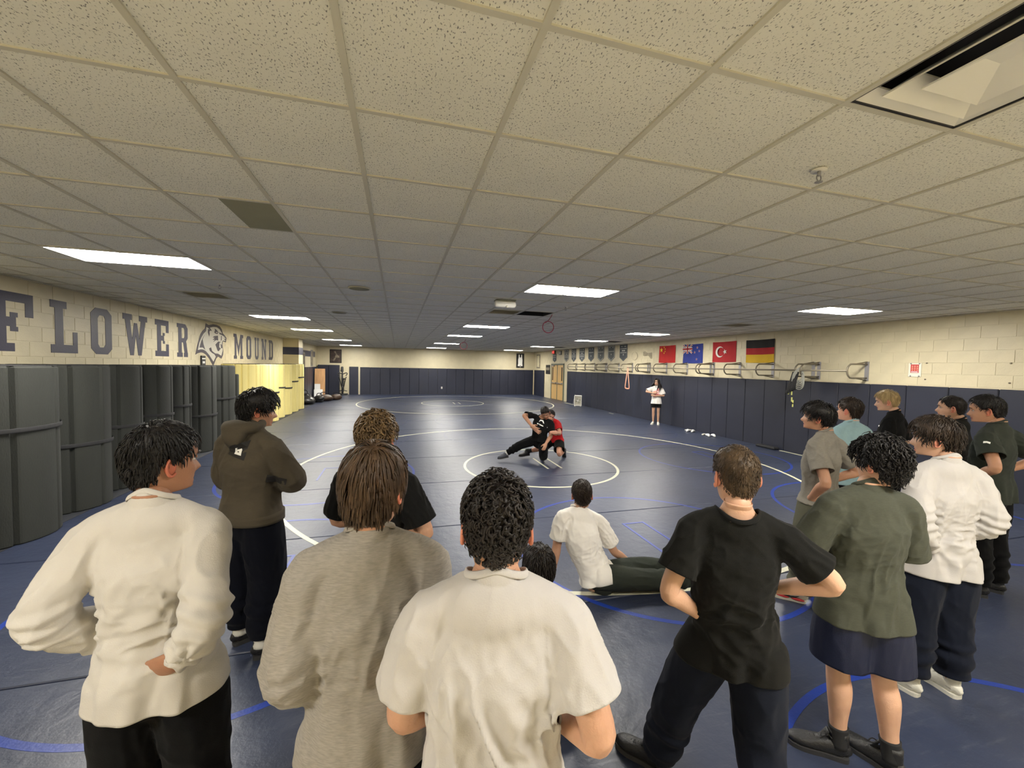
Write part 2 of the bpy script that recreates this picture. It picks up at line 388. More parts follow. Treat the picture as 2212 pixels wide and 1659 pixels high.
def grille(name, label, i, j, dark=False, bars=6, group=None):
    c = np.array([(i + .5) * S, (j + .5) * S, CEIL]); t = thing(name, label, 'vent', c, group); h = S / 2 - .014
    f = join(box(-h, h, -h, -h + .03, -.004, .03), box(-h, h, h - .03, h, -.004, .03), box(-h, -h + .03, -h + .03, h - .03, -.004, .03), box(h - .03, h, -h + .03, h - .03, -.004, .03))
    mk('frame', (f[0] + c, f[1]), M['tee'] if not dark else M['dark'], t)
    g = box(-h, h, -h, h, .1, .11); mk('cavity', (g[0] + c, g[1]), M['dark'], t)
    for k in range(bars):
        y = -h + .03 + (2 * h - .06) * (k + .5) / bars
        g = tube([(-h + .03, y, .012), (h - .03, y, .012)], .022, .003, side=(0, 1, .8), n=8, sub=1); mk('louver', (g[0] + c, g[1]), M['tee'] if not dark else M['dark'], t)
    return t
grille('ceiling_vent', 'dark louvered ceiling vent near the left wall beyond the big light', -5, 10, bars=7)
grille('ceiling_vent', 'dark louvered ceiling vent beside the open ceiling bay', 3, 10, bars=5)
grille('ceiling_vent', 'dark louvered ceiling vent near the right wall above the flags', 12, 10, bars=7)
grille('ceiling_vent', 'small dark ceiling vent right of the third right hand light', 13, 21, dark=True)
grille('ceiling_vent', 'small dark ceiling vent right of the fourth right hand light', 13, 30, dark=True)
t = thing('open_ceiling_bay', 'dark uncovered ceiling bay with a red cord hanging from it', 'opening', ((4.5) * S, 10.5 * S, CEIL)); o = ORG[t.name]
h = S / 2 - .014
g = join(box(-h, h, -h, h, .2, .21), box(-h, -h + .01, -h, h, 0, .2), box(h - .01, h, -h, h, 0, .2), box(-h, h, -h, -h + .01, 0, .2), box(-h, h, h - .01, h, 0, .2)); mk('cavity', (g[0] + o, g[1]), M['dark'], t)
# square air diffuser at upper right of the view: nested pyramidal frames
t = thing('air_diffuser', 'large square white air diffuser with nested frames in the near ceiling', 'vent', (3.5 * S, -.5 * S, CEIL)); o = ORG[t.name]
def sq_frame(a, b, za, zb, th=.006):       # sloping square collar between half-sizes a (at za) and b (at zb)
    V = []; F = []
    for s, z in ((a, za), (b, zb), (b, zb + th), (a, za + th)): V += [(-s, -s, z), (s, -s, z), (s, s, z), (-s, s, z)]
    for k in range(4):
        for q in range(4): F.append((k * 4 + q, ((k + 1) % 4) * 4 + q, ((k + 1) % 4) * 4 + (q + 1) % 4, k * 4 + (q + 1) % 4))
    return np.array(V) + o, F
g = box(-.29, .29, -.29, .29, .14, .15); mk('duct_box', (g[0] + o, g[1]), M['black'], t)
for sx, sy in ((1, 0), (-1, 0), (0, 1), (0, -1)):
    g = box(.285 if sx else -.29, .292 if sx else .29, .285 if sy else -.29, .292 if sy else .29, .0, .14)
    V = g[0].copy()
    if sx < 0: V[:, 0] *= -1
    if sy < 0: V[:, 1] *= -1
    mk('duct_side', (V + o, g[1]), M['black'], t)
mk('outer_frame', sq_frame(.297, .235, 0, .03), M['white'], t)
mk('middle_cone', sq_frame(.226, .155, -.008, .045), M['white'], t)
V, F = sq_frame(.15, .04, -.014, .04); mk('inner_cone', (V, F + [(4, 5, 6, 7)]), M['white'], t)
# sprinklers, speakers, detector
def sprinkler(loc, label):
    t = thing('sprinkler', label, 'sprinkler', (loc[0], loc[1], CEIL)); o = ORG[t.name]; x, y, z = o
    mk('escutcheon', disc((x, y), .035, z - .008, z, 18), M['white'], t, True)
    mk('stem', tube([(x, y, z - .03), (x, y, z - .008)], .009, n=10, sub=1), M['zinc'], t, True)
    mk('yoke', join(tube([(x - .012, y, z - .03), (x - .014, y, z - .045), (x, y, z - .06)], .003, n=6), tube([(x + .012, y, z - .03), (x + .014, y, z - .045), (x, y, z - .06)], .003, n=6)), M['zinc'], t, True)
    mk('deflector', disc((x, y), .018, z - .063, z - .06, 14), M['zinc'], t, True)
sprinkler((2.93, 5.29), 'small fire sprinkler just beyond the middle front light')
sprinkler((-2.14, 5.22), 'small fire sprinkler beyond the big left light')
sprinkler((2.25, .42), 'small fire sprinkler at the right edge by the air diffuser')
for (x, y), lab in (((-.33, 4.8), 'round flush ceiling speaker, the nearer of the two left of centre'), ((-.97, 7.82), 'round flush ceiling speaker, the farther of the two left of centre')):
    t = thing('ceiling_speaker', lab, 'speaker', (x, y, CEIL)); mk('rim', disc((x, y), .15, CEIL - .012, CEIL, 28), M['tee'], t, True); mk('grille', disc((x, y), .13, CEIL - .016, CEIL - .011, 28), M['paneldark'], t, True)
t = thing('emergency_light', 'white rounded box lamp on the ceiling beyond the middle light', 'light', (1.8, 5.05, CEIL)); o = ORG[t.name]
g = box(-.16, .16, -.09, .09, -.012, 0, .004); mk('base_plate', (g[0] + o, g[1]), M['paneldark'], t)
g = tube([(-.13, 0, -.06), (.13, 0, -.06)], .05, .055, side=(0, 1, 0), n=16, sub=1, round_=True, ex=3); mk('housing', (g[0] + o, g[1]), M['white'], t, True)
g = ell((.02, -.05, -.1), (.02, .02, .02)); mk('test_lens', (g[0] + o, g[1]), M['offwhite'], t, True)
for (x, y), zc, r, lab in (((3.04, 6.36), 2.735, .115, 'red cord loop hanging from the open ceiling bay'), ((2.69, 14.8), 2.72, .14, 'farther red cord loop hanging under the middle lights')):
    a = np.linspace(0, 2 * np.pi, 22, endpoint=False)
    g = join(tube(np.stack([x - .02 + r * np.cos(a), np.full(22, y), zc + r * np.sin(a) * .97], 1), .009, n=6, sub=2, closed=True), tube([(x + .06, y, CEIL - .002), (x + .01, y, 2.9), (x - .04, y, zc + r * .95), (x - .08, y, zc + r * .7)], .007, n=6))
    mk('hanging_cord', g, M['rope'], smooth=True, label=lab, cat='cord', org=(x, y, CEIL))
# ---------------------------------------------------------------- rolled mats along the left wall
def roll(cx, cy, r, h, m, strapz, label, name='mat_roll', group=None, seed=0, turn=0., dx=0.):
    t = thing(name, label, 'rolled mat', (cx, cy, 0), group); R = random.Random(seed); n = 180
    a = np.linspace(0, 2 * np.pi, n, endpoint=False) + turn
    fold = np.zeros(n); k = 0
    while k < n:                              # flat strips parted by shallow vertical folds
        w = R.choice([10, 14, 19, 24]); fold[k % n] = -.034; fold[(k + 1) % n] = -.02; fold[(k + 2) % n] = -.004; k += w
    rad = (r - .012) * (1 - .028 * (np.arange(n) / n)) + fold + .006 * np.sin(3 * a + seed)
    V = []; F = []
    for z, s in ((.015, .0), (.0, .012), (.012, 0), (h - .02, 0), (h, .02)):
        V += [(cx + (q - s) * math.cos(b) + dx * z, cy + (q - s) * math.sin(b), z) for q, b in zip(rad, a)]
    for i in range(1, 4):
        F += [(i * n + q, i * n + (q + 1) % n, (i + 1) * n + (q + 1) % n, (i + 1) * n + q) for q in range(n)]
    F += [tuple(range(n, 2 * n))[::-1], tuple(range(4 * n, 5 * n))]
    mk('foam_body', (V, F), m, t)
    # spiral end of the roll seen on top
    sp = []
    for k in range(150):
        b = k * .22; q = .08 + (r - .1) * k / 150; sp.append((cx + q * math.cos(b), cy + q * math.sin(b), h + .002))
    mk('spiral_edge', tube(sp, .006, n=4, sub=1), M['strap'], t)
    b = np.linspace(0, 2 * np.pi, 48, endpoint=False)
    if strapz:
        sa = np.stack([cx + dx * strapz + (r - .006) * np.cos(b), cy + (r - .006) * np.sin(b), strapz + .012 * np.sin(b + seed)], 1)
        mk('strap', tube(sa, .004, .024, side=np.stack([np.cos(b), np.sin(b), 0 * b], 1), n=8, sub=1, closed=True), M['strap'], t)
    return t
xs_ = [-4.0, -4.02, -4.065, -4.117, -4.118, -4.158, -4.101, -4.082]; ys = [3.36, 4.433, 5.487, 6.444, 7.35, 8.213, 9.092, 10.049]
rr = [.54, .55, .505, .453, .452, .412, .469, .488]; sz = [1.02, 1.19, .84, .93, 1.0, 1.08, .79, 1.07]
ordn = ['nearest', 'second', 'third', 'fourth', 'fifth', 'sixth', 'seventh', 'farthest']
for k in range(8):
    roll(xs_[k], ys[k], rr[k], 1.86 - .004 * k, M['foamblk'], sz[k], ('%s upright charcoal foam mat roll along the left wall' % ordn[k]) if k else 'charcoal foam mat roll at the left edge, half outside the view', group='charcoal mat rolls', seed=k, turn=k * 1.3)
yy_ = [11.95, 12.941, 13.922, 14.864, 15.793, 16.733, 17.682]; yx = [-4.07, -4.07, -4.089, -4.11, -4.102, -4.098, -4.093]; yr = [.49, .5, .482, .46, .468, .472, .478]
for k in range(7):
    roll(yx[k], yy_[k], yr[k], 1.87, M['foamyel'], [1.02, .98, .94, 1.06, 1.0, 1.2, 1.32][k], '%s pale yellow foam mat roll beyond the charcoal rolls' % (['nearest', 'second', 'third', 'fourth', 'fifth', 'sixth', 'farthest'][k]), group='yellow mat rolls', seed=20 + k, turn=k)
g = box(-4.5, -3.72, 10.6, 10.72, 0, 1.62, .02)
mk('folded_mat', g, M['foamblk'], label='shorter charcoal mat slab between dark and yellow rolls', cat='mat', org=(-4.1, 10.66, 0))

# ---------------------------------------------------------------- lettering and emblem on the left wall
LETM = mat('letter_navy', (36, 34, 60), .45, .12, 3, .15, 60)
def rects(*r): return [[(a, c), (b, c), (b, d), (a, d)] for a, b, c, d in r]
LET = {
 'F': rects((.16, .42, .14, .84), (0, .58, 0, .14), (0, 1, .84, 1), (.82, 1, .6, .84), (.42, .62, .42, .58), (.5, .66, .34, .42), (.5, .66, .58, .66)),
 'L': rects((.16, .46, .16, .86), (0, .6, .86, 1), (0, 1, 0, .16), (.82, 1, .16, .42)),
 'E': rects((.14, .42, .15, .85), (0, 1, 0, .15), (0, 1, .85, 1), (.8, 1, .15, .34), (.8, 1, .66, .85), (.42, .64, .43, .57), (.56, .7, .35, .43), (.56, .7, .57, .65)),
 'O': [[(.22, 0), (.78, 0), (1, .12), (1, .88), (.78, 1), (.22, 1), (0, .88), (0, .12)], [(.4, .15), (.6, .15), (.68, .22), (.68, .78), (.6, .85), (.4, .85), (.32, .78), (.32, .22)]],
 'W': rects((-.04, .34, .86, 1), (.66, 1.04, .86, 1)) + [[(.05, .86), (.25, 0), (.4, 0), (.5, .5), (.6, 0), (.75, 0), (.95, .86), (.74, .86), (.66, .4), (.57, .8), (.43, .8), (.34, .4), (.26, .86)]],
 'R': rects((.12, .42, .13, .88), (0, .5, 0, .13), (.62, 1, 0, .13), (0, .12, .88, 1)) + [[(.12, .88), (.12, 1), (.78, 1), (1, .88), (1, .58), (.84, .48), (.98, .13), (.68, .13), (.56, .44), (.42, .44), (.42, .57), (.64, .57), (.7, .63), (.7, .82), (.64, .88)]],
 'M': rects((0, .32, 0, .13), (.68, 1, 0, .13), (.08, .27, .13, .7), (.73, .92, .13, .7)) + [[(-.02, 1), (-.02, .87), (.08, .87), (.08, .7), (.27, .7), (.5, .12), (.73, .7), (.92, .7), (.92, .87), (1.02, .87), (1.02, 1), (.72, 1), (.5, .5), (.28, 1)]],
 'U': rects((-.03, .4, .87, 1), (.6, 1.03, .87, 1)) + [[(.06, .87), (.06, .12), (.25, 0), (.75, 0), (.94, .12), (.94, .87), (.68, .87), (.68, .2), (.6, .14), (.4, .14), (.32, .2), (.32, .87)]],
 'N': rects((0, .36, 0, .13), (.66, 1.02, .87, 1)) + [[(-.02, 1), (-.02, .87), (.08, .87), (.08, .13), (.28, .13), (.28, .7), (.7, 0), (.92, 0), (.92, .87), (.74, .87), (.74, .36), (.34, 1)]],
 'D': rects((0, .12, 0, .13), (0, .12, .87, 1)) + [[(.12, 0), (.76, 0), (1, .13), (1, .87), (.76, 1), (.12, 1)], [(.4, .14), (.6, .14), (.7, .21), (.7, .79), (.6, .86), (.4, .86)]],
}
zb, zt = 2.02, 2.78
for ch, a, b in (('F', 5.22, 5.92), ('L', 6.2, 6.71), ('O', 7.0, 7.5), ('W', 7.83, 8.52), ('E', 8.82, 9.33), ('R', 9.68, 10.16), ('M', 12.98, 13.74), ('O', 14.05, 14.5), ('U', 14.86, 15.28), ('N', 15.6, 16.15), ('D', 16.46, 17.0)):
    grp = []
    for p in LET[ch]:
        if grp and ch in 'OD' and p[0][0] > .3 and len(p) > 4: grp[-1].append(p)
        else: grp.append([p])
    mk('letter', join(*[flat(q, lambda u, v: (X0 + .008, a + u * (b - a), zb + v * (zt - zb)), (1, 0, 0), .004) for q in grp]), LETM, wl, label='navy letter %s painted on the wall' % ch)
PANTHER={
'dark':[(11.111,2.909),(11.280,2.879),(11.565,2.925),(11.768,2.928),(11.978,2.903),(12.114,2.833),(12.172,2.730),(12.313,2.674),(12.436,2.610),(12.414,2.554),(12.391,2.481),(12.165,2.503),(12.153,2.399),(12.198,2.210),(12.175,2.118),(12.072,2.009),(11.839,2.066),(11.724,2.004),(11.553,1.829),(11.498,1.829),(11.290,1.999),(11.121,2.095),(10.957,2.144),(10.828,2.151),(10.670,2.129),(10.531,2.089),(10.629,2.308),(10.726,2.473),(10.809,2.602),(10.907,2.683),(11.074,2.778)],
'light':[(11.348,2.816),(11.563,2.854),(11.766,2.864),(11.937,2.827),(12.092,2.741),(12.110,2.668),(12.271,2.638),(12.383,2.594),(12.289,2.568),(12.350,2.521),(12.166,2.523),(12.115,2.488),(12.103,2.405),(12.150,2.291),(12.138,2.225),(12.054,2.091),(11.841,2.143),(11.653,2.146),(11.472,2.204),(11.404,2.303),(11.280,2.267),(11.331,2.200),(11.471,2.150),(11.597,2.121),(11.688,2.060),(11.537,1.923),(11.293,2.091),(11.091,2.193),(10.959,2.226),(10.830,2.229),(10.656,2.205),(10.739,2.386),(10.854,2.524),(10.971,2.628),(11.122,2.707),(11.142,2.814),(11.243,2.800),(11.381,2.735),(11.469,2.741)],
'p1':[(11.019,2.602),(10.852,2.451),(10.786,2.352),(10.744,2.269),(10.928,2.277),(11.058,2.222),(10.963,2.360),(10.918,2.484)],
'p2':[(11.234,2.776),(11.363,2.749),(11.310,2.706),(11.326,2.646),(11.297,2.575),(11.223,2.677)],
'p3':[(11.635,2.817),(11.764,2.788),(11.877,2.733),(11.799,2.679),(11.668,2.686),(11.604,2.713),(11.652,2.764)],
'p4':[(11.915,2.736),(12.111,2.709),(12.150,2.671),(11.952,2.682)],
'p5':[(11.501,2.572),(11.611,2.611),(11.836,2.638),(11.851,2.506),(11.719,2.511),(11.533,2.449),(11.645,2.518),(11.499,2.502),(11.628,2.565)],
'p6':[(11.851,2.478),(12.045,2.476),(11.927,2.445),(11.914,2.323),(12.020,2.295),(11.882,2.213),(11.805,2.223),(11.751,2.293),(11.669,2.385)],
'p7':[(12.004,2.425),(12.040,2.304),(12.130,2.299),(12.102,2.372),(12.073,2.403)],
'p8':[(12.189,2.632),(12.291,2.614),(12.436,2.606),(12.331,2.591)],
'p9':[(12.188,2.583),(12.310,2.565),(12.403,2.545),(12.309,2.544)],
'p10':[(12.050,2.648),(12.089,2.651),(12.086,2.535),(12.016,2.499),(12.037,2.541)],
'eye':[(11.687,2.719),(11.800,2.735),(11.819,2.721),(11.743,2.703)],
}

EMD = mat('emblem_dark', (58, 50, 62), .5); EML = mat('emblem_light', (206, 202, 190), .5)
em = mk('panther_emblem', flat([PANTHER['dark']], lambda u, v: (X0 + .008, u, v), (1, 0, 0), .004), EMD, wl, label='snarling panther head emblem painted on the wall')
mk('emblem_face', flat([PANTHER['light']], lambda u, v: (X0 + .011, u, v), (1, 0, 0), .002), EML, em)
mk('emblem_marking', join(*[flat([PANTHER['p%d' % k]], lambda u, v: (X0 + .013, u, v), (1, 0, 0), .002) for k in range(1, 11)]), EMD, em)
mk('emblem_eye', flat([PANTHER['eye']], lambda u, v: (X0 + .0145, u, v), (1, 0, 0), .001), EML, em)
t = thing('wall_switch', 'black wall control with white window under the panther emblem', 'switch', (X0 + .008, 10.9, 1.95)); o = ORG[t.name]
g = box(0, .03, -.11, .11, -.12, .12, .005); mk('case', (g[0] + o, g[1]), M['black'], t)
g = box(.03, .034, -.09, .09, .03, .06); mk('light_bar', (g[0] + o, g[1]), M['paper'], t)
g = box(.03, .034, -.06, .06, -.075, -.02); mk('window', (g[0] + o, g[1]), M['paper'], t)

# ---------------------------------------------------------------- flags (right wall)
def rw(y, z, d=.0): return np.array([X1 - .008 - d, y, z])
def cloth(y0, y1, z0, z1, seed, ny=22, nz=14):      # y0 is the hoist edge seen at left (larger y)
    V = []; F = []
    for i in range(nz + 1):
        for j in range(ny + 1):
            u, v = j / ny, i / nz; d = .012 + .008 * math.sin(u * 9 + seed) * (1 - .5 * v) + .005 * math.sin(u * 21 + v * 4 + seed)
            V.append(rw(y0 + (y1 - y0) * u, z0 + (z1 - z0) * v - .008 * math.sin(u * math.pi), d))
    for i in range(nz):
        for j in range(ny): q = i * (ny + 1) + j; F.append((q, q + 1, q + ny + 2, q + ny + 1))
    return np.array(V), F
def flag(name, y0, y1, z0, z1, label, mats, rowmat=None, seed=0):
    t = thing(name, label, 'flag', rw((y0 + y1) / 2, z0), 'national flags on the right wall'); g = cloth(y0, y1, z0, z1, seed)
    mi = None
    if rowmat: mi = [rowmat((k // 22 + .5) / 14) for k in range(len(g[1]))]
    mk('cloth', g, mats, t, True, midx=mi)
    return t, (lambda u, v: rw(y0 + (y1 - y0) * u, z0 + (z1 - z0) * v, .032))
NX = (-1, 0, 0)
def star(cx, cy, r, asp, n=5, rot=math.pi / 2, inner=.4):
    return [(cx + (r if k % 2 == 0 else r * inner) * math.cos(rot + k * math.pi / n) / asp, cy + (r if k % 2 == 0 else r * inner) * math.sin(rot + k * math.pi / n)) for k in range(2 * n)]
t, f = flag('national_flag', 11.83, 10.92, 2.19, 2.8, 'red flag with yellow stars, leftmost of the four flags', M['cloth_red'], seed=1)
mk('star', flat([star(.17, .75, .15, 1.5)], f, NX), M['cloth_yel'], t)
for x, y in ((.34, .9), (.4, .8), (.4, .66), (.34, .56)): mk('star', flat([star(x, y, .055, 1.5)], f, NX), M['cloth_yel'], t)
t, f = flag('national_flag', 10.51, 9.6, 2.17, 2.79, 'blue flag with a union canton and four red stars', M['cloth_blue'], seed=2)
def bar(p, q, w): d = nrm(np.array([(q[0] - p[0]) * 1.5, q[1] - p[1], 0])); nx, ny = -d[1] * w / 2 / 1.5, d[0] * w / 2; return [(p[0] + nx, p[1] + ny), (q[0] + nx, q[1] + ny), (q[0] - nx, q[1] - ny), (p[0] - nx, p[1] - ny)]
f1 = lambda u, v: f(u, v) + np.array([-.002, 0, 0]); f2 = lambda u, v: f(u, v) + np.array([-.004, 0, 0]); f3 = lambda u, v: f(u, v) + np.array([-.006, 0, 0])
mk('white_saltire', join(flat([bar((.01, .97), (.49, .53), .1)], f, NX), flat([bar((.01, .53), (.49, .97), .1)], f, NX)), M['cloth_white'], t)
mk('red_saltire', join(flat([bar((.01, .97), (.49, .53), .035)], f1, NX), flat([bar((.01, .53), (.49, .97), .035)], f1, NX)), M['cloth_red2'], t)
mk('white_cross', join(flat(rects((0, .5, .67, .83)), f2, NX), flat(rects((.2, .3, .5, 1)), f2, NX)), M['cloth_white'], t)
mk('red_cross', join(flat(rects((0, .5, .71, .79)), f3, NX), flat(rects((.225, .275, .5, 1)), f3, NX)), M['cloth_red2'], t)
for x, y in ((.75, .8), (.62, .56), (.85, .62), (.73, .2)):
    mk('star', flat([star(x, y, .075, 1.5)], f, NX), M['cloth_white'], t); mk('star', flat([star(x, y, .052, 1.5)], f1, NX), M['cloth_red2'], t)
t, f = flag('national_flag', 9.18, 8.28, 2.2, 2.8, 'red flag with white crescent and star', M['cloth_red2'], seed=3)
a1 = np.linspace(math.radians(38), math.radians(322), 40); a2 = np.linspace(math.radians(308), math.radians(52), 40)
cr = [(.34 + .27 * math.cos(a) / 1.5, .5 + .27 * math.sin(a)) for a in a1] + [(.385 + .215 * math.cos(a) / 1.5, .5 + .215 * math.sin(a)) for a in a2]
mk('crescent', flat([cr], f, NX), M['cloth_white'], t); mk('star', flat([star(.56, .5, .13, 1.5, rot=math.pi)], f, NX), M['cloth_white'], t)
t, f = flag('national_flag', 7.94, 7.05, 2.18, 2.79, 'black, red and gold striped flag, rightmost of the four flags', [M['cloth_gold'], M['cloth_red2'], M['cloth_black']], lambda v: 0 if v < .34 else (1 if v < .67 else 2), 4)
# ---------------------------------------------------------------- championship banners
def banner(y0, y1, zt, zb, label, m, stripes, dot, text_=None):
    t = thing('wall_banner', label, 'banner', rw((y0 + y1) / 2, zt), 'pointed banners along the right wall'); w = y1 - y0
    pt = lambda u, v: rw(y0 + w * u, zb + (zt - zb) * v, .004)
    sh = [(0, 1), (1, 1), (1, .24), (.5, 0), (0, .24)]
    mk('field', flat([sh], pt, NX, .006), m, t)
    p2 = lambda u, v: rw(y0 + w * u, zb + (zt - zb) * v, .009)
    ins = [(.05, .98), (.95, .98), (.95, .26), (.5, .045), (.05, .26)]; ins2 = [(.1, .95), (.9, .95), (.9, .275), (.5, .085), (.1, .275)]
    mk('border', flat([ins, ins2], p2, NX), M['banner'] if m is M['banner2'] else M['bannert'], t)
    for a, b, s in stripes: mk('stripe', flat(rects((s, 1 - s, a, b)), p2, NX), M['bannert'], t)
    if dot: mk('emblem', flat([star(.5, dot, .06, 1. / (.72 / .62), 8, inner=.7)], p2, NX), M['bannert'], t)
    for k in range(3):                         # a line of blurred lettering blocks
        mk('lettering', flat(rects((.2 + .22 * k, .36 + .22 * k, .86, .92)), p2, NX), M['bannert'] if k != 1 else M['banner'], t)
st3 = [(.74, .78, .12), (.6, .66, .3), (.49, .53, .12), (.37, .41, .12)]; st1 = [(.62, .66, .1)]
bl = [(20.75, 20.12, M['banner'], st3, 0, 'leftmost of the long row, nearest the exit sign'), (19.72, 19.13, M['banner2'], st3, .24, 'slate with three white stripes, second from the exit sign'), (18.71, 18.08, M['banner2'], st3, .24, 'slate with three white stripes, third from the exit sign'), (17.66, 17.04, M['banner2'], st1, .4, 'plain dark with one white bar and a dot'), (16.67, 16.03, M['banner'], st1, .42, 'pale grey with one bar, middle of the row'), (15.66, 15.05, M['banner'], st1, .45, 'grey with one bar and a large blurred figure'), (14.63, 14.02, M['banner2'], [(.74, .78, .1), (.6, .68, .28), (.5, .54, .1)], .4, 'darkest, last before the round wall seal')]
for y0, y1, m, st, dot, lab in bl: banner(y0, y1, 2.965, 2.26, 'pointed grey banner, ' + lab, m, st, dot)
banner(22.55, 21.97, 2.76, 2.25, 'short pointed dark banner under the red exit sign', M['banner2'], [(.74, .8, .1), (.55, .6, .1)], .35)
t = thing('exit_sign', 'red lit exit sign high above the double door', 'sign', rw(22.3, 2.8)); o = ORG[t.name]
g = box(-.09, -.02, -.2, .2, -.03, .17, .008); mk('housing', (g[0] + o, g[1]), M['dark'], t)
g = box(-.094, -.09, -.18, .18, -.01, .15); mk('lit_face', (g[0] + o, g[1]), M['exit'], t)
mk('lettering', text('EXIT', .15, lambda u, v: o + np.array([-.096, -u, .07 + v]), NX), M['paper'], t)
t = thing('loudspeaker', 'faint grey square speaker box beside the exit sign', 'speaker', rw(21.3, 2.8)); o = ORG[t.name]
g = box(-.06, 0, -.16, .16, -.12, .12, .01); mk('case', (g[0] + o, g[1]), M['banner'], t); g = box(-.064, -.06, -.12, .12, -.08, .08); mk('grille', (g[0] + o, g[1]), M['tee'], t)
# seal and badge murals
GR = mat('mural_grey', (150, 140, 116), .6, .2, 8); GR2 = mat('mural_pale', (206, 198, 168), .6, .1, 8)
t = thing('round_seal', 'faint round seal mural between banners and flags', 'mural', rw(13.47, 2.54)); o = ORG[t.name]
c1 = [(.33 * math.cos(a), .27 * math.sin(a)) for a in np.linspace(0, 2 * np.pi, 40, endpoint=False)]; c2 = [(x * .93, y * .93) for x, y in c1]
to = lambda u, v: o + np.array([-.003, -u, v])
mk('outer_ring', flat([c1, c2], to, NX), GR2, t)
c3 = [(.02 + .22 * math.cos(a), -.08 + .17 * math.sin(a)) for a in np.linspace(0, 2 * np.pi, 30, endpoint=False)]; c4 = [(-.01 + .2 * math.cos(a), -.07 + .16 * math.sin(a)) for a in np.linspace(0, 2 * np.pi, 30, endpoint=False)]
mk('grey_arc', flat([c3, c4], to, NX), GR, t)  # offset grey arc, part of the seal artwork
mk('lettering', flat(rects((-.2, .2, .1, .13), (-.14, .14, .17, .19)), to, NX), GR2, t)
t = thing('badge_mural', 'faint bow shaped mural left of the red starred flag', 'mural', rw(12.56, 2.52)); o = ORG[t.name]
mk('bow_shape', flat([[(-.3, .1), (-.18, .12), (0, .04), (.27, .06), (.29, -.18), (.2, -.18), (.06, -.06), (-.22, -.07), (-.3, -.05)]], to, NX), GR, t)
mk('upper_bar', flat(rects((-.3, .32, .18, .22)), to, NX), GR2, t); mk('outline', flat(rects((-.38, -.36, -.2, .2), (.37, .39, -.2, .2), (-.36, .37, -.2, -.18)), to, NX), GR2, t)

# ---------------------------------------------------------------- pull-up bar stations on the right wall
def station(y, k, horns):
    t = thing('pull_up_station', horns, 'pull up bar', (X1 - .006, y, 1.99), 'pull up stations along the right wall'); o = ORG[t.name]
    g = box(-.012, 0, -.04, .04, -.2, .2, .003); mk('wall_plate', (g[0] + o, g[1]), M['zinc'], t)
    a = np.linspace(-math.pi / 2, math.pi / 2, 9)
    arc = [(-.01, 0, -.14)] + [(-.42 - .13 * math.cos(q), 0, .14 * math.sin(q)) for q in a] + [(-.01, 0, .14)]
    g = tube(arc, .017, n=10, sub=3); mk('horn', (g[0] + o, g[1]), M['steel'], t, True)
    g = tube([(-.3, 0, -.145), (-.012, .0, -.19)], .013, n=8, sub=1); mk('brace', (g[0] + o, g[1]), M['steel'], t, True)
    g = tube([(-.3, 0, .145), (-.012, .0, .19)], .013, n=8, sub=1); mk('brace', (g[0] + o, g[1]), M['steel'], t, True)
hy = [18.99, 17.98, 16.92, 15.85, 14.65, 13.59, 12.52, 11.38, 10.3, 9.25, 8.13, 7.08, 6.02, 4.9]
hl = ['farthest pull up horn, beside the door', 'second pull up horn from the door', 'third pull up horn from the door', 'fourth pull up horn from the door', 'fifth pull up horn from the door', 'pull up horn beside the pink band', 'pull up horn under the round seal', 'pull up horn under the bow mural', 'pull up horn right of the red starred flag', 'pull up horn under the blue flag', 'pull up horn under the crescent flag', 'pull up horn under the striped flag', 'pull up horn hung with grey straps', 'nearest pull up horn, at the free end of the bar']
for k, y in enumerate(hy): station(y, k, hl[k] + ' on the right wall')
for k, lab in ((3, 'near twin of the fourth pull up horn from the door'), (6, 'near twin of the pull up horn under the round seal'), (9, 'near twin of the pull up horn under the blue flag'), (12, 'near twin of the pull up horn hung with grey straps')): station(hy[k] - .13, k, lab + ' on the right wall')
for a, b, lab in ((18.99, 13.4, 'far length of steel pull up bar along the right wall'), (13.1, 9.25, 'middle length of steel pull up bar under the murals'), (9.2, 4.9, 'near length of steel pull up bar under the flags')):
    mk('pull_up_bar', tube([(X1 - .556, a, 1.99), (X1 - .556, b, 1.99)], .018, n=12, sub=1), M['steel'], smooth=True, label=lab, cat='bar', org=(X1 - .556, (a + b) / 2, 1.99))
# pink stretch band looped over the bar
x = X1 - .556; y = 13.05
mk('stretch_band', tube([(x, y, 2.02), (x - .02, y + .05, 1.6), (x - .03, y + .11, 1.24), (x, y + .07, 1.17), (x + .02, y - .07, 1.17), (x + .02, y - .1, 1.24), (x + .01, y - .05, 1.6)], .006, .026, side=(1, .2, 0), n=8, sub=4, closed=True), M['pink'], smooth=True, label='pink stretch band looped over the pull up bar', cat='band', org=(x, y, 2.02))
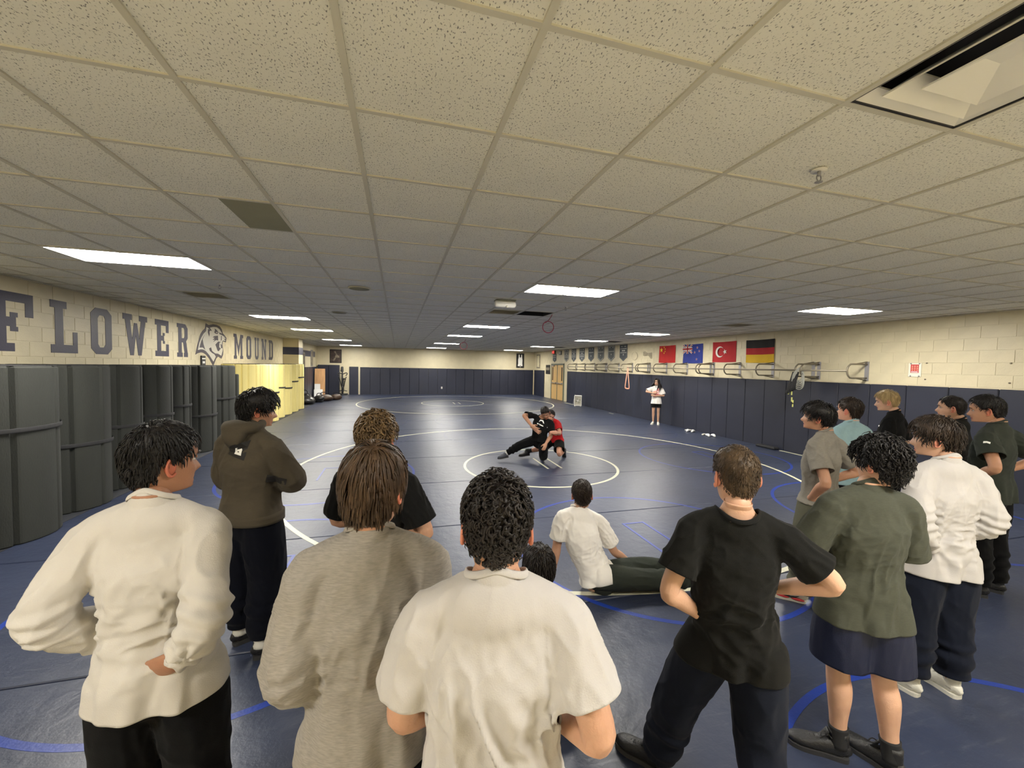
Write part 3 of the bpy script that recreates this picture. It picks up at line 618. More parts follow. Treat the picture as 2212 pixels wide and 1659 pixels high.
# grey and black strap bundle on the second horn
y = 5.9; t = thing('strap_bundle', 'bundle of grey and black straps with lime tags hung on the pull up horn', 'straps', (x, y, 2.0)); o = ORG[t.name]
for k in range(6):
    w = .07 + .016 * k; L_ = .24 + .04 * k
    g = tube([(0, 0, .05), (-.02 - .01 * k, w * .6, -.08), (-.03, w, -L_ * .7), (-.03 + .01 * k, w * .3, -L_), (.0, -w * .6, -L_ * .85), (.02, -w * .5, -.1)], .007, .014, side=(1, .3, 0), n=6, sub=4, closed=True); mk('grey_loop', (g[0] + o, g[1]), M['greystrap'], t, True)
for k in range(5):
    g = tube([(-.02, .02 + .03 * k, -.05), (-.04, .06 + .035 * k, -.3), (-.03 - .02 * k, .08 + .04 * k, -.46 - .03 * k)], .014, .02, n=6); mk('black_strap', (g[0] + o, g[1]), M['strap'], t, True)
for k, (a, b) in enumerate(((.22, -.52), (.14, -.53), (.13, -.68), (.1, -.74), (.1, -.8))):
    g = box(-.05, -.035, a - .014, a + .014, b - .05, b + .05, .003); mk('lime_tag', (g[0] + o, g[1]), M['lime'], t)

# ---------------------------------------------------------------- double door at the far right
t = door = mk('door_1', box(X1 - .012, X1 + .02, 20.72, 22.72, 0, 2.17), M['framegreen'], kind='structure')
for a, b in ((20.72, 20.8), (22.64, 22.72)): mk('door_frame', box(X1 - .05, X1 - .012, a, b, 0, 2.17, .004), M['framegreen'], door)
mk('door_frame', box(X1 - .05, X1 - .012, 20.72, 22.72, 2.09, 2.17, .004), M['framegreen'], door)
mk('mullion', box(X1 - .045, X1 - .012, 21.69, 21.75, 0, 2.09), M['framegreen'], door)
for a, b in ((20.81, 21.68), (21.76, 22.63)):
    lf = mk('door_leaf', box(X1 - .034, X1 - .012, a, b, .01, 2.08, .003), M['doorwood'], door)
    mk('narrow_window', box(X1 - .038, X1 - .034, a + .12 if a < 21.7 else a + .62, a + .26 if a < 21.7 else a + .76, 1.15, 1.95), M['dark'], lf)
    mk('push_bar', join(tube([(X1 - .1, a + .06, 1.0), (X1 - .1, b - .06, 1.0)], .022, n=10, sub=1), box(X1 - .1, X1 - .034, a + .06, a + .14, .96, 1.04), box(X1 - .1, X1 - .034, b - .14, b - .06, .96, 1.04)), M['zinc'], lf)
mk('door_closer', box(X1 - .1, X1 - .034, 22.2, 22.5, 2.0, 2.07, .005), M['zinc'], door)
t = thing('notice_board', 'dark framed notice panel on the wall left of the double door', 'notice', rw(23.35, 1.8)); o = ORG[t.name]
g = box(-.025, 0, -.36, .36, -.29, .29, .005); mk('frame', (g[0] + o, g[1]), M['black'], t); g = box(-.028, -.025, -.32, .32, -.05, .12); mk('picture', (g[0] + o, g[1]), M['photo2'], t)
t = thing('wall_poster', 'narrow grey poster near the far right corner', 'poster', rw(25.25, 2.33)); o = ORG[t.name]
g = box(-.02, 0, -.34, .34, -.47, .47, .004); mk('frame', (g[0] + o, g[1]), M['photo2'], t); g = box(-.024, -.02, -.24, .24, -.38, .38); mk('picture', (g[0] + o, g[1]), GR2, t)
# switch plate beside the door
t = thing('light_switch', 'small pale switch plate on the wall left of the door', 'switch', rw(23.25, 1.12)); o = ORG[t.name]
g = box(-.008, 0, -.04, .04, -.06, .06, .003); mk('plate', (g[0] + o, g[1]), M['offwhite'], t); g = box(-.016, -.008, -.008, .008, -.015, .015); mk('toggle', (g[0] + o, g[1]), M['white'], t)
# red grid notice near the right edge and drilled anchors
t = thing('wall_notice', 'small red gridded notice in a clear wall frame at far right', 'notice', rw(4.09, 2.03)); o = ORG[t.name]
g = box(-.012, 0, -.1, .1, -.13, .13, .006); mk('backing', (g[0] + o, g[1]), M['offwhite'], t)
g = box(-.015, -.012, -.062, .062, -.055, .1); mk('red_panel', (g[0] + o, g[1]), M['red'], t)
for r in range(3):
    for c in range(3): g = box(-.018, -.015, -.052 + c * .037, -.03 + c * .037, .055 - r * .035, .08 - r * .035); mk('pale_cell', (g[0] + o, g[1]), M['pink'], t)
g = box(-.017, -.015, -.05, .05, -.045, -.03); mk('white_line', (g[0] + o, g[1]), M['paper'], t)
for sy in (-.07, .06):
    for sz_ in (-.115, .115): g = tube([(-.02, sy, sz_), (-.01, sy, sz_)], .012, n=10, sub=1); mk('screw_cap', (g[0] + o, g[1]), M['zinc'], t, True)
for y, z, lab in ((3.92, 2.155, 'upper left wall anchor hole right of the red notice'), (3.93, 1.86, 'lower left wall anchor hole right of the red notice'), (2.86, 2.15, 'upper anchor hole at the far right of the wall'), (2.86, 1.84, 'lower anchor hole at the far right of the wall')):
    mk('wall_anchor', tube([rw(y, z, .012), rw(y, z, -.01)], .012, n=10, sub=1), M['steel'], smooth=True, label=lab, cat='anchor', org=rw(y, z))

# ---------------------------------------------------------------- back wall fittings
def bw(x, z, d=0.): return np.array([x, Y1 - .006 - d, z])
t = thing('framed_poster', 'large dark framed picture high on the back wall at left', 'picture', bw(-3.52, 2.37)); o = ORG[t.name]
g = box(-.34, .34, -.03, 0, -.42, .42, .008); mk('frame', (g[0] + o, g[1]), M['black'], t); g = box(-.29, .29, -.034, -.03, -.37, .37); mk('picture', (g[0] + o, g[1]), M['photo'], t)
g = flat([[(-.2, -.25), (-.05, -.1), (0, .1), (-.1, .3), (-.02, .33), (.08, .1), (.2, .0), (.22, -.1), (.05, -.08), (-.1, -.3)]], lambda u, v: o + np.array([u, -.036, v]), (0, -1, 0)); mk('pale_figure', g, M['photo2'], t)
t = thing('framed_singlet', 'white wrestling singlet in a black frame on the back wall at right', 'frame', bw(8.4, 2.36)); o = ORG[t.name]
g = box(-.28, .28, -.04, 0, -.5, .5, .008); mk('frame', (g[0] + o, g[1]), M['black'], t)
sg = [(-.12, .42), (-.06, .42), (-.05, .25), (0, .2), (.05, .25), (.06, .42), (.12, .42), (.13, .2), (.16, .05), (.15, -.2), (.18, -.38), (.03, -.38), (0, -.3), (-.03, -.38), (-.18, -.38), (-.15, -.2), (-.16, .05), (-.13, .2)]
mk('singlet', flat([sg], lambda u, v: o + np.array([u, -.044, v]), (0, -1, 0), .008), M['paper'], t)
g = flat(rects((-.03, .03, -.45, -.41)), lambda u, v: o + np.array([u, -.044, v]), (0, -1, 0)); mk('caption_plate', g, M['paper'], t)
t = thing('wall_outlet', 'tiny white outlet plate low on the navy back pads', 'outlet', bw(3.0, .45, .05)); o = ORG[t.name]
g = box(-.045, .045, -.01, 0, -.07, .07, .003); mk('plate', (g[0] + o, g[1]), M['white'], t)
for zz in (-.025, .025): g = box(-.015, .015, -.013, -.01, zz - .012, zz + .012); mk('socket', (g[0] + o, g[1]), M['dark'], t)
# left recess beyond the column: stacked framed pictures, plywood, boards, bags
def lw(y, z, d=0.): return np.array([X0 + .006 + d, y, z])
for y, z, w, h_, m, lab in ((21.0, 2.05, .7, .5, M['paper'], 'white framed board just beyond the striped column'), (22.5, 2.06, .55, .82, M['photo2'], 'tall grey poster on the wall beyond the column'), (24.6, 2.2, .62, .95, M['photo2'], 'tall framed poster nearest the far left corner')):
    t = thing('wall_poster', lab, 'poster', lw(y, z)); o = ORG[t.name]
    g = box(0, .02, -w / 2, w / 2, -h_ / 2, h_ / 2, .004); mk('frame', (g[0] + o, g[1]), M['offwhite'] if m is M['paper'] else M['zinc'], t); g = box(.02, .024, -w / 2 + .06, w / 2 - .06, -h_ / 2 + .06, h_ / 2 - .06); mk('picture', (g[0] + o, g[1]), m if m is not M['paper'] else M['photo2'], t)
def slab(name, label, cat, c, w, h_, th, lean, rz, m):
    V, F = box(-w / 2, w / 2, -th / 2, th / 2, 0, h_, .004); ca, sa = math.cos(lean), math.sin(lean)
    V = np.stack([V[:, 0], V[:, 1] * ca + V[:, 2] * sa, V[:, 2] * ca - V[:, 1] * sa], 1); V[:, 2] -= V[:, 2].min()
    c2, s2 = math.cos(rz), math.sin(rz); V = np.stack([V[:, 0] * c2 - V[:, 1] * s2, V[:, 0] * s2 + V[:, 1] * c2, V[:, 2]], 1)
    return mk(name, (V + np.array(c), F), m, label=label, cat=cat, org=c)
slab('plywood_sheet', 'tan plywood sheet leaning upright in the far left corner', 'board', (-4.2, 24.8, 0), .56, 1.6, .03, .05, .1, M['wood'])
slab('white_board', 'white card leaning on the plywood, the larger lower one', 'card', (-4.2, 24.35, 0), .46, .42, .02, .25, .25, M['paper'])
slab('white_board', 'white card standing behind the lower card by the plywood', 'card', (-4.3, 24.62, 0), .3, .72, .02, .12, .2, M['paper'])
def lump(name, label, c, r, m, seed):
    V, F = ell((0, 0, 0), (1, 1, 1), nu=26, nv=16); Rn = np.random.default_rng(seed); k = Rn.normal(size=(6, 3)) * 2.2; ph = Rn.uniform(0, 6, 6)
    d = 1 + .12 * np.sin(V @ k.T + ph).sum(1) / 2.4; V = V * d[:, None] * np.array(r); V[:, 2] = np.maximum(V[:, 2], -r[2] * .8); V[:, 2] -= V[:, 2].min()
    t = thing(name, label, 'bag', c); mk('body', (V + np.array(c), F), m, t, True)
    zt_ = V[:, 2].max(); g = tube([(-r[0] * .5, 0, zt_ * .8), (-r[0] * .3, .02, zt_ * 1.25), (r[0] * .3, .02, zt_ * 1.25), (r[0] * .5, 0, zt_ * .8)], .018, .008, n=8, sub=5); mk('handle', (g[0] + np.array(c), g[1]), M['strap'], t, True)
lump('gym_bag', 'black shiny gym bag on the floor behind the yellow rolls', (-3.95, 19.8, 0), (.36, .5, .2), M['bag'], 1)
lump('gym_bag', 'brown leather gym bag lying on the far left floor', (-3.45, 21.6, 0), (.42, .4, .17), M['brownbag'], 2)
lump('gym_bag', 'black gym bag heaped against the wall beyond the rolls', (-4.2, 20.75, 0), (.28, .4, .24), M['bag'], 3)
lump('gym_bag', 'small dark bag between the brown bag and the black bag', (-3.55, 20.75, 0), (.26, .26, .18), M['bag'], 4)
lump('gym_bag', 'small brown bag at the right end of the heap of bags', (-2.98, 22.2, 0), (.28, .26, .17), M['brownbag'], 5)
# upright exercise bike
t = thing('exercise_bike', 'black upright exercise bike between the far left navy pads', 'exercise bike', (-3.05, Y1 - .45, 0)); o = ORG[t.name]
def pb(name, g, m=None, sm=True): mk(name, (g[0] + o, g[1]), m or M['black'], t, sm)
pb('base', join(tube([(-.25, -.3, .04), (.25, -.3, .04)], .035, n=10, sub=1), tube([(-.25, .3, .04), (.25, .3, .04)], .035, n=10, sub=1), tube([(0, -.3, .05), (0, .3, .05)], .04, n=10, sub=1)))
pb('frame_post', tube([(0, -.2, .05), (-.02, -.12, .7), (-.03, -.05, 1.3), (-.03, -.02, 1.45)], [.05, .045, .04, .04], n=10))
pb('console', tube([(-.05, -.06, 1.45), (-.04, -.02, 1.7)], [.09, .07], [.04, .04], side=(1, 0, 0), n=14, sub=1, round_=True))
for s in (-1, 1):
    pb('handle', tube([(0, -.05, 1.28), (s * .2, -.12, 1.36), (s * .27, -.2, 1.3), (s * .2, -.28, 1.2)], .026, n=10)); pb('arm_lever', tube([(s * .06, -.1, .5), (s * .16, -.16, .95), (s * .22, -.25, 1.12)], .024, n=10))
    pb('pedal', tube([(s * .06, 0, .3), (s * .16, -.02, .25), (s * .24, -.03, .25)], .024, n=8))
pb('seat', ell((0, .22, .98), (.12, .16, .05))); pb('seat_post', tube([(0, .2, .95), (0, .12, .4)], .03, n=10, sub=1)); pb('flywheel', tube([(-.04, 0, .42), (.04, 0, .42)], .24, n=28, sub=1))

# ---------------------------------------------------------------- things on the floor by the right wall
t = thing('box_fan', 'white box fan standing on the floor against the right pads', 'fan', (8.98, 17.75, 0)); o = ORG[t.name]
def rot(V, a): c, s = math.cos(a), math.sin(a); return np.stack([V[:, 0] * c - V[:, 1] * s, V[:, 0] * s + V[:, 1] * c, V[:, 2]], 1)
def pf(name, g, m, sm=False): mk(name, (rot(g[0], -.5) + o, g[1]), m, t, sm)
pf('case', join(box(-.19, .19, -.1, .1, .02, .07, .015), box(-.19, .19, -.1, .1, .5, .55, .015), box(-.19, -.15, -.1, .1, .06, .51, .01), box(.15, .19, -.1, .1, .06, .51, .01)), M['white'])
pf('back_panel', box(-.16, .16, .05, .07, .06, .51), M['offwhite'])
for k in range(9): z = .1 + k * .047; pf('grille_bar', tube([(-.16, -.095, z), (.16, -.095, z)], .004, n=6, sub=1), M['offwhite'])
pf('hub', ell((0, -.1, .285), (.05, .012, .05)), M['white'], True)
for k in range(4): a = k * math.pi / 2 + .4; pf('fan_blade', tube([(.03 * math.cos(a), 0, .285 + .03 * math.sin(a)), (.14 * math.cos(a), 0, .285 + .14 * math.sin(a))], [.03, .06], [.008, .008], side=(-math.sin(a), .4, math.cos(a)), n=10, sub=2), M['tee'], True)
for k in range(4): pf('side_knob', ell((.192, -.03 + .02 * (k % 2), .14 + k * .09), (.012, .03, .028)), M['dark'], True)
for s in (-1, 1): pf('foot', box(s * .14 - .03, s * .14 + .03, -.12, .12, 0, .02, .004), M['white'])
def floorbit(name, label, cat, c, g, m, sm=False): return mk(name, (rot(g[0], c[3] if len(c) > 3 else 0) + np.array(c[:3]), g[1]), m, smooth=sm, label=label, cat=cat, org=c[:3])
floorbit('tape_strip', 'white tape strip on the mat left of the box fan', 'tape', (9.1, 19.2, .0, 0), box(-.04, .04, -.7, .5, 0, .004), M['line_white'])
floorbit('wooden_stick', 'slim pale stick leaning on the pads left of the fan', 'stick', (9.3, 18.95, 0, 0), tube([(-.05, 0, 0), (.085, .05, .5)], .016, n=8, sub=1), M['zinc'])
def pair_shoes(x, y, label, ang):
    t = thing('white_shoes', label, 'shoes', (x, y, 0)); o = ORG[t.name]
    for s, yy2 in ((0, -.07), (1, .08)):
        V, F = tube([(-.14, yy2, .03), (-.05, yy2, .045), (.05, yy2 + .01, .035), (.14, yy2, .02)], [.03, .042, .046, .028], [.026, .04, .032, .018], side=(0, 1, 0), n=12, sub=3, round_=True); V[:, 2] = np.maximum(V[:, 2], 0)
        mk('shoe', (rot(V, ang) + o, F), M['paper'], t, True)
    V, F = tube([(.1, .2, .02), (.2, .15, .03), (.25, .05, .02)], .03, .015, n=8, sub=3); V[:, 2] = np.maximum(V[:, 2], 0); mk('sock', (rot(V, ang) + o, F), M['offwhite'], t, True)
pair_shoes(9.1, 9.6, 'white shoes on the mat by the right wall, the farther pair', .6)
pair_shoes(9.1, 8.75, 'white shoes on the mat by the right wall, the nearer pair', 1.1)
floorbit('flat_slab', 'dark grey slab lying on the mat along the right pads', 'slab', (9.28, 7.0, 0, 0), box(-.09, .09, -.28, .28, 0, .06, .02), M['strap'])
floorbit('tape_strip', 'white tape strip on the floor edge right of the dark slab', 'tape', (9.3, 6.35, 0, 0), box(-.03, .03, -.3, .3, 0, .004), M['line_white'])
floorbit('tape_strip', 'short white tape strip at the far right of the floor', 'tape', (6.35, 1.75, 0, -.2), box(-.2, .2, -.025, .025, 0, .004), M['line_white'])
floorbit('tape_strip', 'tiny white tape on the mat beyond the fan', 'tape', (9.1, 14.6, 0, 0), box(-.03, .03, -.18, .18, 0, .004), M['line_white'])
# ================================================================ people
from mathutils.bvhtree import BVHTree
TMP = bpy.data.scenes.new('tmp'); TVL = TMP.view_layers[0]
def remesh(parts, voxel, smooth=4, fac=.5):   # fuses closed shapes into one continuous skin
    V, F = join(*parts); me = bpy.data.meshes.new('r'); me.from_pydata(V.tolist(), [], [list(map(int, f)) for f in F])
    ob = bpy.data.objects.new('r', me); TMP.collection.objects.link(ob)
    md = ob.modifiers.new('r', 'REMESH'); md.mode = 'VOXEL'; md.voxel_size = voxel; md.adaptivity = 0
    if smooth: s = ob.modifiers.new('s', 'SMOOTH'); s.iterations = smooth; s.factor = fac
    TVL.update(); dg = TVL.depsgraph; dg.update(); ev = ob.evaluated_get(dg); em_ = ev.data
    n = len(em_.vertices); co = np.empty(n * 3); em_.vertices.foreach_get('co', co); no = np.empty(n * 3); em_.vertex_normals.foreach_get('vector', no)
    m = len(em_.polygons); lt = np.empty(m, int); em_.polygons.foreach_get('loop_total', lt); li = np.empty(len(em_.loops), int); em_.loops.foreach_get('vertex_index', li)
    bpy.data.objects.remove(ob); bpy.data.meshes.remove(me)
    if (lt == 4).all(): F2 = li.reshape(-1, 4)
    else: F2 = [x.tolist() for x in np.split(li, np.cumsum(lt)[:-1])]
    return co.reshape(-1, 3), no.reshape(-1, 3), F2
def smst(a, b, x): t = np.clip((x - a) / (b - a), 0, 1); return t * t * (3 - 2 * t)
def wnoise(Pn, scale, seed, axis=None, stretch=1., oct_=4):   # smooth wave noise, drawn out along axis
    R = np.random.default_rng(seed); K = R.normal(size=(oct_ * 3, 3)) * scale
    if axis is not None: a = nrm(axis); K = K - (K @ a)[:, None] * a[None] * (1 - 1 / stretch)
    return np.sin(Pn @ K.T + R.uniform(0, 6.28, oct_ * 3)).sum(1) / math.sqrt(oct_ * 3)
def ridge(x): return 1 - np.abs(np.tanh(x)) * 2 * .75
def creases(V, N, folds):
    D = np.zeros(len(V))
    for f in folds:
        k = f[0]
        if k == 'flow':                      # (amp, scale, axis, stretch, seed, centre, radius)
            _, amp, sc, ax, st, seed, c, r = f; w = np.exp(-((np.linalg.norm(V - c, axis=1) / r) ** 2)) if c is not None else 1.
            D += 1.7 * amp * w * (ridge(1.1 * wnoise(V, sc * 2.6, seed, ax, st, 3)) - .3)
        elif k == 'pinch':                   # folds that fan out from a point: (c, amp, count, radius, seed, axis)
            _, c, amp, cnt, r, seed, ax = f; a = nrm(ax); e1 = nrm(np.cross(a, (.3, .2, .9))); e2 = np.cross(a, e1); q = V - c
            th = np.arctan2(q @ e2, q @ e1); d = np.linalg.norm(q, axis=1); w = smst(.02, .08, d) * np.exp(-(d / r) ** 2)
            D += amp * w * np.sin(cnt * th + seed + 1.5 * np.sin(2 * th + seed) + d * 9)
        elif k == 'ring':                    # folds across a limb: (a, b, amp, freq, seed, radius)
            _, a, b, amp, fr, seed, r = f; ax = nrm(b - a); L = np.linalg.norm(b - a); q = V - a; s = q @ ax; d = np.linalg.norm(q - s[:, None] * ax, axis=1)
            w = smst(-.03, .05, s) * smst(L + .03, L - .05, s) * (d < r)
            D += amp * w * np.sin(fr * s + seed + 1.3 * wnoise(V, 14, seed + 5))
    return V + N * D[:, None]
def cut(V, N, F, hems, hide=()):             # trims cloth at its hems; hems = (centre, outward axis, radius); returns geometry with a turned-in lip
    F = np.asarray(F); C = V[F].mean(1); kill = np.zeros(len(F), bool); V = V.copy()
    for c, a, r in hems:
        a = nrm(a); s = (C - c) @ a; rv_ = (C - c) - s[:, None] * a; d = np.linalg.norm(rv_, axis=1); out = np.ones(len(F), bool) if r > .2 else ((rv_ * N[F].mean(1)).sum(1) / (d + 1e-6) > .1) | (d < .02) | (N[F].mean(1) @ a > .5) 
        kill |= out & (s > 0) & (d < r) & (s < (r * 1.5 if r > .2 else .08))
    for c, a, e1, r1, r2, lo in hide:        # elliptical opening: centre, axis, first radius direction, radii, lower limit
        a = nrm(a); e1 = nrm(e1 - a * np.dot(e1, a)); e2 = np.cross(a, e1); q = C - c
        kill |= (((q @ e1) / r1) ** 2 + ((q @ e2) / r2) ** 2 < 1) & (q @ a > lo) & (q @ a < .3)
    F = F[~kill]
    E = np.concatenate([F[:, [0, 1]], F[:, [1, 2]], F[:, [2, 3]], F[:, [3, 0]]]); K = np.sort(E, 1); code = K[:, 0].astype(np.int64) * len(V) + K[:, 1]
    u, ix, ct = np.unique(code, return_index=True, return_counts=True); B = E[ix[ct == 1]]; bv = np.unique(B)
    for c, a, r in hems:
        a = nrm(a); s = (V[bv] - c) @ a; d = np.linalg.norm((V[bv] - c) - s[:, None] * a, axis=1); m = (np.abs(s) < .035) & (d < r * 1.1)
        V[bv[m]] -= s[m][:, None] * a * .9
    for c, a, e1, r1, r2, lo in hide:
        a = nrm(a); e1 = nrm(e1 - a * np.dot(e1, a)); e2 = np.cross(a, e1); q = V[bv] - c; x, y = q @ e1, q @ e2; rho = np.sqrt((x / r1) ** 2 + (y / r2) ** 2)
        m = (np.abs(rho - 1) < .45) & (q @ a > lo - .03) & (q @ a < .3); k = (1 / rho[m] - 1)
        V[bv[m]] += (x[m] * k)[:, None] * e1 + (y[m] * k)[:, None] * e2
    for _ in range(3):                       # even out the cut edge
        acc = np.zeros_like(V); cn = np.zeros(len(V)); np.add.at(acc, B[:, 0], V[B[:, 1]]); np.add.at(acc, B[:, 1], V[B[:, 0]]); np.add.at(cn, B[:, 0], 1); np.add.at(cn, B[:, 1], 1)
        ok = bv[cn[bv] >= 2]; V[ok] = V[ok] * .5 + .5 * acc[ok] / cn[ok][:, None]
    mp = np.full(len(V), -1); mp[bv] = len(V) + np.arange(len(bv)); V2 = np.concatenate([V, V[bv] - N[bv] * .006])
    L = np.stack([B[:, 1], B[:, 0], mp[B[:, 0]], mp[B[:, 1]]], 1)
    F2 = np.concatenate([F, L]); us = np.unique(F2); rm = np.full(len(V2), -1); rm[us] = np.arange(len(us))
    return V2[us], rm[F2], (B, V)

# ---- head: one lofted form from collar to crown, in head space (x right, y forward, z up, origin between the ears)
HZ = [-.205, -.165, -.135, -.118, -.108, -.098, -.085, -.07, -.055, -.04, -.025, -.01, .005, .02, .035, .05, .068, .086, .1, .11, .117, .12]
HW = [.046, .052, .053, .054, .054, .055, .059, .063, .066, .0685, .0705, .072, .0735, .075, .0755, .0745, .070, .0605, .047, .033, .017, .003]
HF = [.022, .030, .035, .050, .080, .089, .090, .088, .090, .092, .090, .087, .086, .092, .095, .093, .085, .069, .050, .033, .015, .002]
HB = [-.042, -.054, -.058, -.062, -.065, -.067, -.071, -.076, -.082, -.088, -.094, -.099, -.102, -.104, -.104, -.101, -.093, -.078, -.060, -.042, -.024, -.008]
def head_r(z): return [np.interp(z, HZ, q) for q in (HW, HF, HB)]
def head_grid(nz, nt, z0=-.205):
    z = np.concatenate([np.linspace(z0, .085, nz - 9), .085 + .0348 * np.sin(np.linspace(0, 1, 10)[1:] * np.pi / 2)]); th = np.linspace(0, 2 * np.pi, nt, endpoint=False)   # th=0 faces forward
    Z, T = np.meshgrid(z, th, indexing='ij'); w, f, b = head_r(Z); s, c = np.sin(T), np.cos(T); ef = np.interp(Z, [-.12, -.07, 0, .06], [.95, .92, .86, .95])
    X = w * np.sign(s) * np.abs(s) ** np.where(c > 0, ef, .95); yc = np.interp(Z, [-.12, -.08, .0, .12], [-.012, -.005, -.008, -.012])
    Y = np.where(c > 0, yc + (f - yc) * np.abs(c) ** np.where(c > 0, .95, 1), yc + (b - yc) * np.abs(c))
    return X, Y, Z, T
def head_mesh(nz, nt, fem=False):
    X, Y, Z, T = head_grid(nz, nt); front = np.cos(T) > .2
    g = lambda x0, sx, z0, sz: np.exp(-((np.abs(X) - x0) / sx) ** 2 - ((Z - z0) / sz) ** 2) * front
    nose = np.interp(Z, [-.052, -.046, -.036, -.026, -.01, .008, .02], [0, .012, .027, .023, .014, .004, 0]) * np.exp(-(X / np.interp(Z, [-.05, -.036, .01], [.0155, .0135, .0085])) ** 2) * front
    Y2 = Y + nose - .012 * g(.031, .015, .002, .011) + .005 * g(.03, .02, .02, .007) + .004 * g(.045, .016, -.028, .014) + .005 * g(0, .02, -.063, .005) + .005 * g(0, .018, -.076, .006) - .003 * g(0, .024, -.0695, .003) - .004 * g(0, .02, -.087, .006) + .004 * g(0, .018, -.1, .01)
    V = np.stack([X, Y2, Z], -1).reshape(-1, 3); F = []
    for i in range(nz - 1):
        for j in range(nt): F.append((i * nt + j, i * nt + (j + 1) % nt, (i + 1) * nt + (j + 1) % nt, (i + 1) * nt + j))
    F.append(tuple(range((nz - 1) * nt, nz * nt))); F.append(tuple(range(nt))[::-1]); mi = [0] * len(F)
    zc = [np.mean(V[list(f)], 0) for f in F]
    for k, c in enumerate(zc):
        if -.081 < c[2] < -.058 and abs(c[0]) < .023 and c[1] > .07: mi[k] = 1
    def add(g, m): nonlocal V, F, mi; n0 = len(F); V, F = join((V, F), g); mi = mi + [m] * (len(F) - n0)
    for s in (-1, 1):
        a = np.linspace(-.4, 3.9, 12); e = np.stack([s * (.0785 + .007 * np.sin(a * .8)), -.022 + -.017 * np.sin(a) * 1.0 + .012 - .004, -.012 + .029 * np.cos(a)], 1)
        e = np.stack([np.full(12, s * .0835) + s * .006 * np.sin(a * .7), -.014 - .0155 * np.sin(a), -.012 + .0295 * np.cos(a)], 1)
        add(tube(e, [.003] + [.0048] * 10 + [.004], n=8, sub=2, round_=True), 2)
        R = np.array([[.9, .43 * s, 0], [-.43 * s, .9, 0], [0, 0, 1]])
        add(ell((s * .0795, -.016, -.012), (.005, .0165, .028), R, 12, 8), 2); add(ell((s * .079, -.006, -.036), (.005, .009, .01), None, 10, 6), 2)
        add(ell((s * .0315, .0715, .002), (.012, .0085, .0068), None, 14, 9), 3)
        add(ell((s * .0315, .0785, .0015), (.0052, .0032, .0056), None, 10, 6), 4)
        add(tube([(s * .018, .083, .0085), (s * .031, .0845, .0115), (s * .045, .077, .007)], [.0015, .003, .0015], n=6, sub=3), 0)
        add(tube([(s * .014, .0955, .0215), (s * .032, .0945, .0275), (s * .05, .080, .0225)], [.0022, .0036, .0012], [.0045, .0042, .002], side=(0, 1, 0), n=8, sub=4), 4)
    return V, F, mi
# ---- hair
def hairline(T, st):                          # lowest hair height round the head
    a = np.abs(((T + np.pi) % (2 * np.pi)) - np.pi)
    return np.interp(a, [0, .5, .95, 1.25, 1.45, 1.75, 2.1, 2.6, 3.15], st['line'])
STY = {
 'short': dict(line=[.072, .070, .05, .004, .0, .012, -.06, -.085, -.092], th=.008, top=.014, lump=.002, ls=60, n=1100, ln=.028, r=.0018, up=.35, curl=0., puff=.06),
 'crop': dict(line=[.070, .068, .05, .006, .0, .012, -.055, -.078, -.084], th=.005, top=.013, lump=.002, ls=70, n=1100, ln=.018, r=.0012, up=.4, curl=0., puff=.05),
 'curlyshort': dict(line=[.066, .06, .045, -.004, -.012, .01, -.045, -.060, -.066], nape=.3, th=.009, top=.022, lump=.004, ls=42, n=900, ln=.036, r=.0026, up=.6, curl=.005, puff=.09),
 'mop': dict(line=[.055, .05, .035, .0, -.008, .006, -.055, -.088, -.098], th=.018, top=.030, lump=.006, ls=34, n=900, ln=.06, r=.0032, up=.5, curl=.008, puff=.16),
 'flow': dict(nape=.7, line=[.05, .045, .02, -.02, -.04, -.05, -.08, -.098, -.104], th=.017, top=.022, lump=.002, ls=30, n=1500, ln=.062, r=.0026, up=.05, curl=.0, puff=.05),
 'side': dict(line=[.062, .056, .04, -.006, -.014, .01, -.055, -.085, -.094], th=.015, top=.024, lump=.004, ls=30, n=1000, ln=.06, r=.0026, up=.15, curl=.0015, puff=.08),
 'long': dict(nape=1., line=[.07, .068, .04, -.03, -.07, -.09, -.12, -.14, -.15], th=.016, top=.018, lump=.002, ls=30, n=320, ln=.36, r=.009, up=.05, curl=.0),
}
